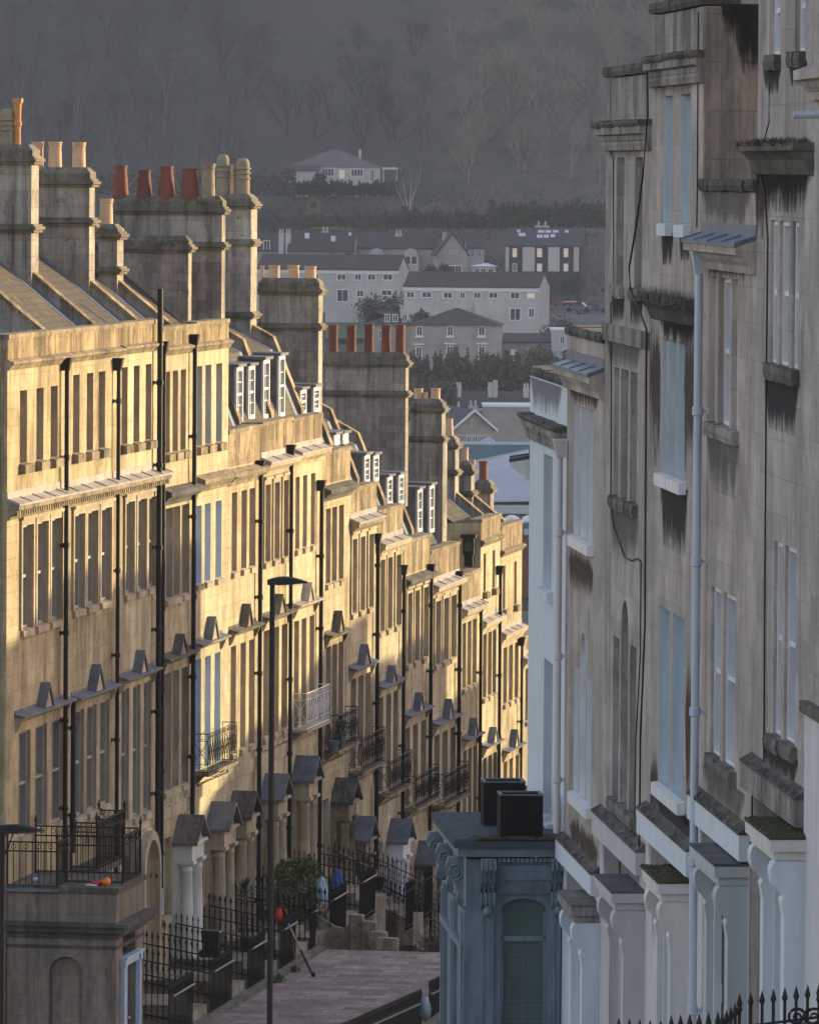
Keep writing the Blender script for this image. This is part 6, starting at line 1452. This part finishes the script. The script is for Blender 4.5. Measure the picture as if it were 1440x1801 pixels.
# ---------------------------------------------------------------- vegetation
def limb(mb, p, d, l, r, lev, rnd, up=.15, nk=3, spread=.6):
    """tapering limb with side limbs; flat ribbons once it is thin"""
    q = p + d * l
    if r > .09:
        mb.tube([p, p + d * l * .5 + Vector((rnd.uniform(-.04, .04) * l, rnd.uniform(-.04, .04) * l, 0)), q], r, 5, r * .62)
    else:
        s = d.cross(Vector((rnd.gauss(0, 1), rnd.gauss(0, 1), rnd.gauss(0, 1)))).normalized() * r
        mb.add([p - s, p + s, q + s * .5, q - s * .5], [(0, 1, 2, 3)])
    if lev <= 0: return
    for k in range(nk):
        t = rnd.uniform(.45, 1.0) if k else 1.0
        e = Vector((rnd.gauss(0, 1), rnd.gauss(0, 1), rnd.gauss(0, .7)))
        nd = (d + e * spread * .62 + Vector((0, 0, up))).normalized()
        limb(mb, p + d * l * t, nd, l * rnd.uniform(.55, .8), max(r * .56, .013), lev - 1, rnd, up, nk, spread)
def bare_tree(mb, base, h, seed, r=None, lev=4, nk=3, up=.15, spread=.6, trunk=.34):
    rnd = random.Random(seed); limb(mb, Vector(base), Vector((rnd.uniform(-.06, .06), rnd.uniform(-.06, .06), 1)).normalized(), h * trunk, r or h * .016, lev, rnd, up, nk, spread)
M['bark'] = plain('bare_winter_twigs', (.13, .105, .09), (.09, .075, .065), 1, .3)
M['bark_pale'] = plain('haze_lightened_twigs', (.27, .215, .165), (.19, .15, .12), 1, .3)  # lightened in place of the glowing haze over the right of the hill
M['bark_dark'] = plain('shade_darkened_bark', (.06, .057, .056), (.035, .034, .035), 1, .3)  # darkened to stand for the shadowed left of the hill
M['birch'] = plain('white_birch_bark', (.42, .39, .36), (.30, .28, .26), .9, .4)
protos = []
for s in range(6):
    q = MB(); bare_tree(q, (0, 0, 0), 14 + s, 100 + s, lev=5, nk=4 if s % 2 else 3, up=.12 + .03 * (s % 3), spread=.55 + .07 * (s % 2)); protos.append(q)
def wood(name, label, n, xr, yr, seed, mat, smin, smax, dens=None):
    rnd = random.Random(seed); mb = MB()
    for _ in range(n):
        x, y = rnd.uniform(*xr), rnd.uniform(*yr)
        if y < 1236 and (-27 < x < 6 or y < 1212): continue
        pr = rnd.choice(protos); s = rnd.uniform(smin, smax); a = rnd.uniform(0, 6.28); ca, sa = math.cos(a) * s, math.sin(a) * s; z = ground_z(y) - .5
        mb.add([(x + vx * ca - vy * sa, y + vx * sa + vy * ca, z + vz * s) for vx, vy, vz in pr.v], pr.f)
    return tag(mb.build(name, M[mat], None), label, 'woodland', kind='stuff')
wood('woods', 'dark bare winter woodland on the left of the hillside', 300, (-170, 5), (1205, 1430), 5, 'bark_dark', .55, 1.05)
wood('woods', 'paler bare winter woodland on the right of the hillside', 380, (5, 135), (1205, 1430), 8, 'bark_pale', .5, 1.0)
wood('woods', 'brushwood and small bare trees among the hillside gardens', 60, (-75, 70), (1120, 1195), 6, 'bark', .3, .5)
# trees one can tell apart
def tree_thing(label, px, py, Zd, h, seed, mat='bark', nm='bare_tree', **k):
    p = at(px, py, Zd); z = min(p.z, ground_z(Zd) + .5) if nm != 'x' else p.z; o = thing(nm, label, 'tree', W, p.x, p.y, z, k.pop('group', None))
    q = MB(); q.tube([(p.x, p.y, z - 2), (p.x, p.y, z + h * .12)], h * .018, 6, h * .016); q.build('trunk', M[mat], o); q = MB(); bare_tree(q, (p.x, p.y, z + h * .1), h, seed, **k); q.build('crown', M[mat], o); return o
p = at(718, 368, 1150); o = thing('birch_tree', 'slender white birch with several upright stems, alone on the hillside', 'tree', W, p.x, p.y, p.z)
q = MB(); rnd = random.Random(4)
for k in range(7):
    a = -0.5 + k * .17 + rnd.uniform(-.04, .04); b = Vector((p.x + rnd.uniform(-.25, .25), p.y, p.z - 1.5)); l = rnd.uniform(6.5, 9.3); pts = [b, b + Vector((a * 1.2, 0, 2.5)), b + Vector((a * 3.2, rnd.uniform(-.5, .5), l * .6)), b + Vector((a * 4.6, rnd.uniform(-.8, .8), l))]; q.tube(pts, .085, 5, .02)
q.build('trunk', M['birch'], o); q = MB()
for k in range(9):
    a = -0.5 + k * .125; base = Vector((p.x + a * 2.8, p.y, p.z + 3.4 + rnd.uniform(-1, 1.5))); limb(q, base, Vector((a * .8, rnd.uniform(-.3, .3), 1)).normalized(), 2.0, .045, 3, rnd, .35, 4, .4)
q.build('crown', M['bark'], o)
big = [(72, 300, 1000, 17), (215, 300, 1010, 18), (330, 310, 1020, 17), (415, 300, 1030, 20), (900, 330, 1240, 26), (980, 345, 1235, 22), (860, 320, 1245, 20), (745, 300, 1240, 19), (1040, 340, 1235, 24), (140, 260, 1240, 22), (30, 250, 1240, 20), (290, 240, 1250, 22)]
blab = ['bare tree with a forked trunk rising behind the leftmost chimney pots', 'pale bare tree above the buff chimney pots', 'faint bare tree above the red tapered pots', 'broad bare tree behind the louvred chimney pots', 'tall bare tree with pale stems high above the modern flats', 'bare tree leaning right of the pale stemmed one', 'slim bare tree left of the pale stemmed one', 'bare tree on the slope above the white birch', 'bare tree close to the grey parapets of the right row', 'bare tree high on the dark slope at upper left', 'bare tree at the left edge of the dark slope', 'bare tree on the dark slope above the red pots']
for k, (px, py, Zd, h) in enumerate(big):
    p = at(px, py, Zd); o = thing('bare_tree', blab[k], 'tree', W, p.x, p.y, p.z, 'single trees on the hillside'); zb = min(p.z, ground_z(Zd)) if Zd > 1200 else p.z - 14
    q = MB(); q.tube([(p.x, p.y, zb - 1), (p.x, p.y, zb + h * .14)], h * .02, 6, h * .017); q.build('trunk', M['bark'], o); q = MB(); bare_tree(q, (p.x, p.y, zb + h * .12), h * (1.0 if Zd > 1200 else 1.45), 300 + k, lev=5, nk=3, up=.12, spread=.55); q.build('crown', M['birch' if k in (4, 6) and 0 else 'bark'], o)
# hedges and shrubs
M['hedge'] = plain('winter_hedge', (.09, .075, .058), (.06, .058, .038), 1, .4)
M['evergreen'] = plain('dark_evergreen', (.035, .045, .025), (.05, .058, .03), .9, .5)
M['russet'] = plain('russet_shrub', (.11, .055, .042), (.085, .05, .04), 1, .5)
def hedge(label, px0, px1, py, Zd, h, dep, mat, n, seed, nm='hedge'):
    a, b = at(px0, py, Zd), at(px1, py, Zd); rnd = random.Random(seed); mb = MB(); z0 = a.z; bumps = [rnd.random() for _ in range(60)]
    for _ in range(n):
        t_ = rnd.random(); x = a.x + (b.x - a.x) * t_; y = Zd + dep * (rnd.random() - .5); hh = h * (.5 + .5 * bumps[int(t_ * 59.99)] * (1 - abs(t_ * 60 % 1 - .5)) + .25 * bumps[59 - int(t_ * 23.99)]) * rnd.random() ** .7; z = z0 + hh; s = rnd.uniform(.12, .42)
        d1 = Vector((rnd.gauss(0, 1), rnd.gauss(0, 1), rnd.gauss(0, 1))).normalized() * s; d2 = d1.cross(Vector((rnd.gauss(0, 1), rnd.gauss(0, 1), rnd.gauss(0, 1)))).normalized() * s * .6; p = Vector((x, y, z)); mb.add([p - d1, p + d2, p + d1, p - d2], [(0, 1, 2, 3)])
    return tag(mb.build(nm, M[mat], None), label, 'hedge')
hedge('broad brown hedge across the slope below the broad stone house', 715, 1000, 690, 890, 5.2, 8, 'hedge', 16000, 1)
hedge('lower scrub falling away left of the hall', 700, 800, 740, 850, 4.5, 8, 'hedge', 6000, 2)
hedge('dark evergreen hedge directly below the bungalow', 490, 700, 343, 1190, 2.6, 3, 'evergreen', 6000, 3)
hedge('clipped hedge on the terraces below the garden shed', 455, 700, 398, 1140, 2.4, 6, 'hedge', 7000, 4)
hedge('long scrubby hedge on the slope right of the birch', 700, 900, 400, 1140, 3.2, 8, 'hedge', 9000, 5)
hedge('dark undergrowth behind the modern flats', 860, 1075, 400, 1130, 4.5, 10, 'evergreen', 8000, 6)
hedge('dark scrub at the foot of the woods beside the bungalow', 0, 520, 340, 1180, 5, 14, 'hedge', 9000, 7)
q = MB(); rnd = random.Random(77)
for _ in range(42000):
    y = rnd.uniform(1118, 1245); x = rnd.uniform(-100, 95); c = math.sin(x * .21 + 2 * math.sin(y * .11)) + math.sin(y * .19 + x * .07); 
    if c < rnd.uniform(-1.2, .8): continue
    hh = (.4 + .8 * (math.sin(x * .33) * math.sin(y * .27 + 1) > .2)) * rnd.random(); s = rnd.uniform(.1, .32); z = ground_z(y) + hh
    d1 = Vector((rnd.gauss(0, 1), rnd.gauss(0, 1), rnd.gauss(0, 1))).normalized() * s; d2 = d1.cross(Vector((rnd.gauss(0, 1), rnd.gauss(0, 1), rnd.gauss(0, 1)))).normalized() * s * .6; p = Vector((x, y, z)); q.add([p - d1, p + d2, p + d1, p - d2], [(0, 1, 2, 3)])
M['scrub'] = plain('mixed_winter_scrub', (.095, .078, .056), (.055, .056, .036), 1, .09, lo=.4, hi=.6)
tag(q.build('undergrowth', M['scrub'], None), 'rough brambles and undergrowth over the terraced gardens', 'undergrowth', kind='stuff')
q = MB(); rnd = random.Random(91)
for _ in range(5200):
    y = rnd.uniform(420, 1112); x = rnd.uniform(-130, 170)
    if 970 < y < 1045 and -16 < x < 34: continue
    if math.sin(x * .13 + 2 * math.sin(y * .05)) + math.sin(y * .09 + x * .05) < rnd.uniform(-.6, 1.0): continue
    h0 = rnd.uniform(.5, 2.4)
    for _k in range(5):
        s = rnd.uniform(.25, .7); d1 = Vector((rnd.gauss(0, 1), rnd.gauss(0, 1), rnd.gauss(0, 1))).normalized() * s; d2 = d1.cross(Vector((rnd.gauss(0, 1), rnd.gauss(0, 1), rnd.gauss(0, 1)))).normalized() * s * .7
        p = Vector((x + rnd.gauss(0, .8), y + rnd.gauss(0, .8), ground_z(y) + h0 * rnd.random())); q.add([p - d1, p + d2, p + d1, p - d2], [(0, 1, 2, 3)])
tag(q.build('undergrowth', M['scrub'], None), 'low scrub and hedge plants scattered over the valley floor', 'undergrowth', kind='stuff')
shr = [(688, 540, 1010, 2.4, 'evergreen', 'dark rounded shrub in front of the long terrace'), (650, 540, 1012, 1.8, 'hedge', 'brown shrub left of the dark one before the long terrace'), (740, 560, 960, 1.2, 'hedge', 'brown shrub at the corner between the two long terraces'), (985, 585, 960, 2.4, 'evergreen', 'green mound below the car park wall'), (508, 334, 1185, 1.2, 'evergreen', 'shrub at the left corner of the bungalow'), (563, 312, 1196, .9, 'evergreen', 'dark shrub beside the wing of the bungalow'),
       (520, 400, 1130, 3.4, 'russet', 'russet shrub left of the garden lawn'), (660, 395, 1135, 3.2, 'russet', 'russet shrub right of the garden lawn'), (475, 395, 1135, 2.6, 'evergreen', 'evergreen shrub near the tall chimney stack'), (757, 480, 1098, 1.3, 'evergreen', 'shrub beside the arched gables'), (782, 478, 1096, 1.3, 'hedge', 'climber covered mound at the villa bay'), (1004, 500, 1050, 2.2, 'evergreen', 'dark shrub right of the modern flats'), (905, 497, 1060, 1.3, 'hedge', 'brown shrub in front of the modern flats'), (962, 497, 1058, 1.4, 'hedge', 'brown shrub under the lit flats window'), (945, 630, 938, 2.0, 'bark', 'small bare shrub before the white framed windows'), (535, 535, 1025, 2.4, 'evergreen', 'shrub at the end of the garden wall'), (700, 650, 930, 2.2, 'hedge', 'scrub at the left corner of the broad stone house'), (860, 640, 925, 1.8, 'hedge', 'scrub at the right corner of the broad stone house')]
for k, (px, py, Zd, r, mt, lab) in enumerate(shr):
    p = at(px, py, Zd); q = MB(); leaves(q, (p.x, p.y, p.z), (r * 1.15, r, r * .95), 900, .24, 60 + k, .3); tag(q.build('shrub', M[mt], None), lab, 'shrub')
# ---------------------------------------------------------------- unseen blocks across the street, added and stepped to shade the terrace
tE = math.tan(R(SUN_EL)); sN = L.D.y * math.sin(R(SUN_AZ)) - L.D.x * math.cos(R(SUN_AZ)); sD = L.D.x * math.sin(R(SUN_AZ)) + L.D.y * math.cos(R(SUN_AZ))
t = thing('terrace', 'unseen stepped stone blocks added across the road to shade the sunlit houses', 'terrace', L, UB[0] + 50, -30, -26)
for (ua, ub2, zf_) in SHADE_STEPS:
    k = 30.0 / sN; du = k * sD; q = MB(); q.box(UB[0] + ua + du + .005, UB[0] + ub2 + du - .005, -38, -30, -36, zf_ + k * tE); q.build('shade_block', M['tan'], t)
# ---------------------------------------------------------------- air, light, sky and camera
mb = MB(); mb.box(-800, 800, -60, 2000, -48, 190)
hz = mb.build('haze', bpy.data.materials.new('valley_haze'), None); tag(hz, 'cold blue winter haze filling the valley', 'haze', kind='stuff')
m = hz.data.materials[0]; m.use_nodes = True; nt = m.node_tree; nt.nodes.clear()
out = nt.nodes.new('ShaderNodeOutputMaterial'); pv = nt.nodes.new('ShaderNodeVolumePrincipled'); nt.links.new(pv.outputs[0], out.inputs['Volume'])
pv.inputs['Color'].default_value = HAZE_COL; pv.inputs['Density'].default_value = HAZE_D; pv.inputs['Anisotropy'].default_value = .0
w = bpy.data.worlds.new('World'); scene.world = w; w.use_nodes = True; nt = w.node_tree
sky = nt.nodes.new('ShaderNodeTexSky'); sky.sky_type = 'NISHITA'; sky.sun_disc = False
sky.sun_elevation = R(SUN_EL); sky.sun_rotation = R(SUN_AZ); sky.altitude = 50; sky.air_density = 1.0; sky.dust_density = 1.0; sky.ozone_density = .6
nt.links.new(mixc(nt, 1.0, sky.outputs[0], (1.14, .98, 1.05), 'MULTIPLY'), nt.nodes['Background'].inputs['Color']); nt.nodes['Background'].inputs['Strength'].default_value = SKY_S
sd = bpy.data.lights.new('sun', 'SUN'); so = bpy.data.objects.new('sun', sd); COL.objects.link(so)
sd.energy = SUN_E; sd.angle = R(.5); sd.color = SUN_COL
sv = Vector((math.sin(R(SUN_AZ)) * math.cos(R(SUN_EL)), math.cos(R(SUN_AZ)) * math.cos(R(SUN_EL)), math.sin(R(SUN_EL))))
so.rotation_euler = sv.to_track_quat('Z', 'Y').to_euler()
cd = bpy.data.cameras.new('camera'); co = bpy.data.objects.new('camera', cd); COL.objects.link(co); scene.camera = co
cd.sensor_fit = 'HORIZONTAL'; cd.sensor_width = 36; cd.lens = 36 * F / 1440; cd.clip_start = .5; cd.clip_end = 6000
co.rotation_euler = (math.pi / 2 - PITCH, ROLL, 0)
scene.view_settings.view_transform = 'Standard'; scene.view_settings.look = 'None'; scene.view_settings.gamma = 1; scene.view_settings.use_curve_mapping = False; scene.view_settings.exposure = EXPOSURE
scene.render.engine = 'CYCLES'; scene.cycles.use_denoising = True; scene.cycles.max_bounces = 6; scene.cycles.diffuse_bounces = 3; scene.cycles.volume_bounces = 0; scene.cycles.transparent_max_bounces = 24
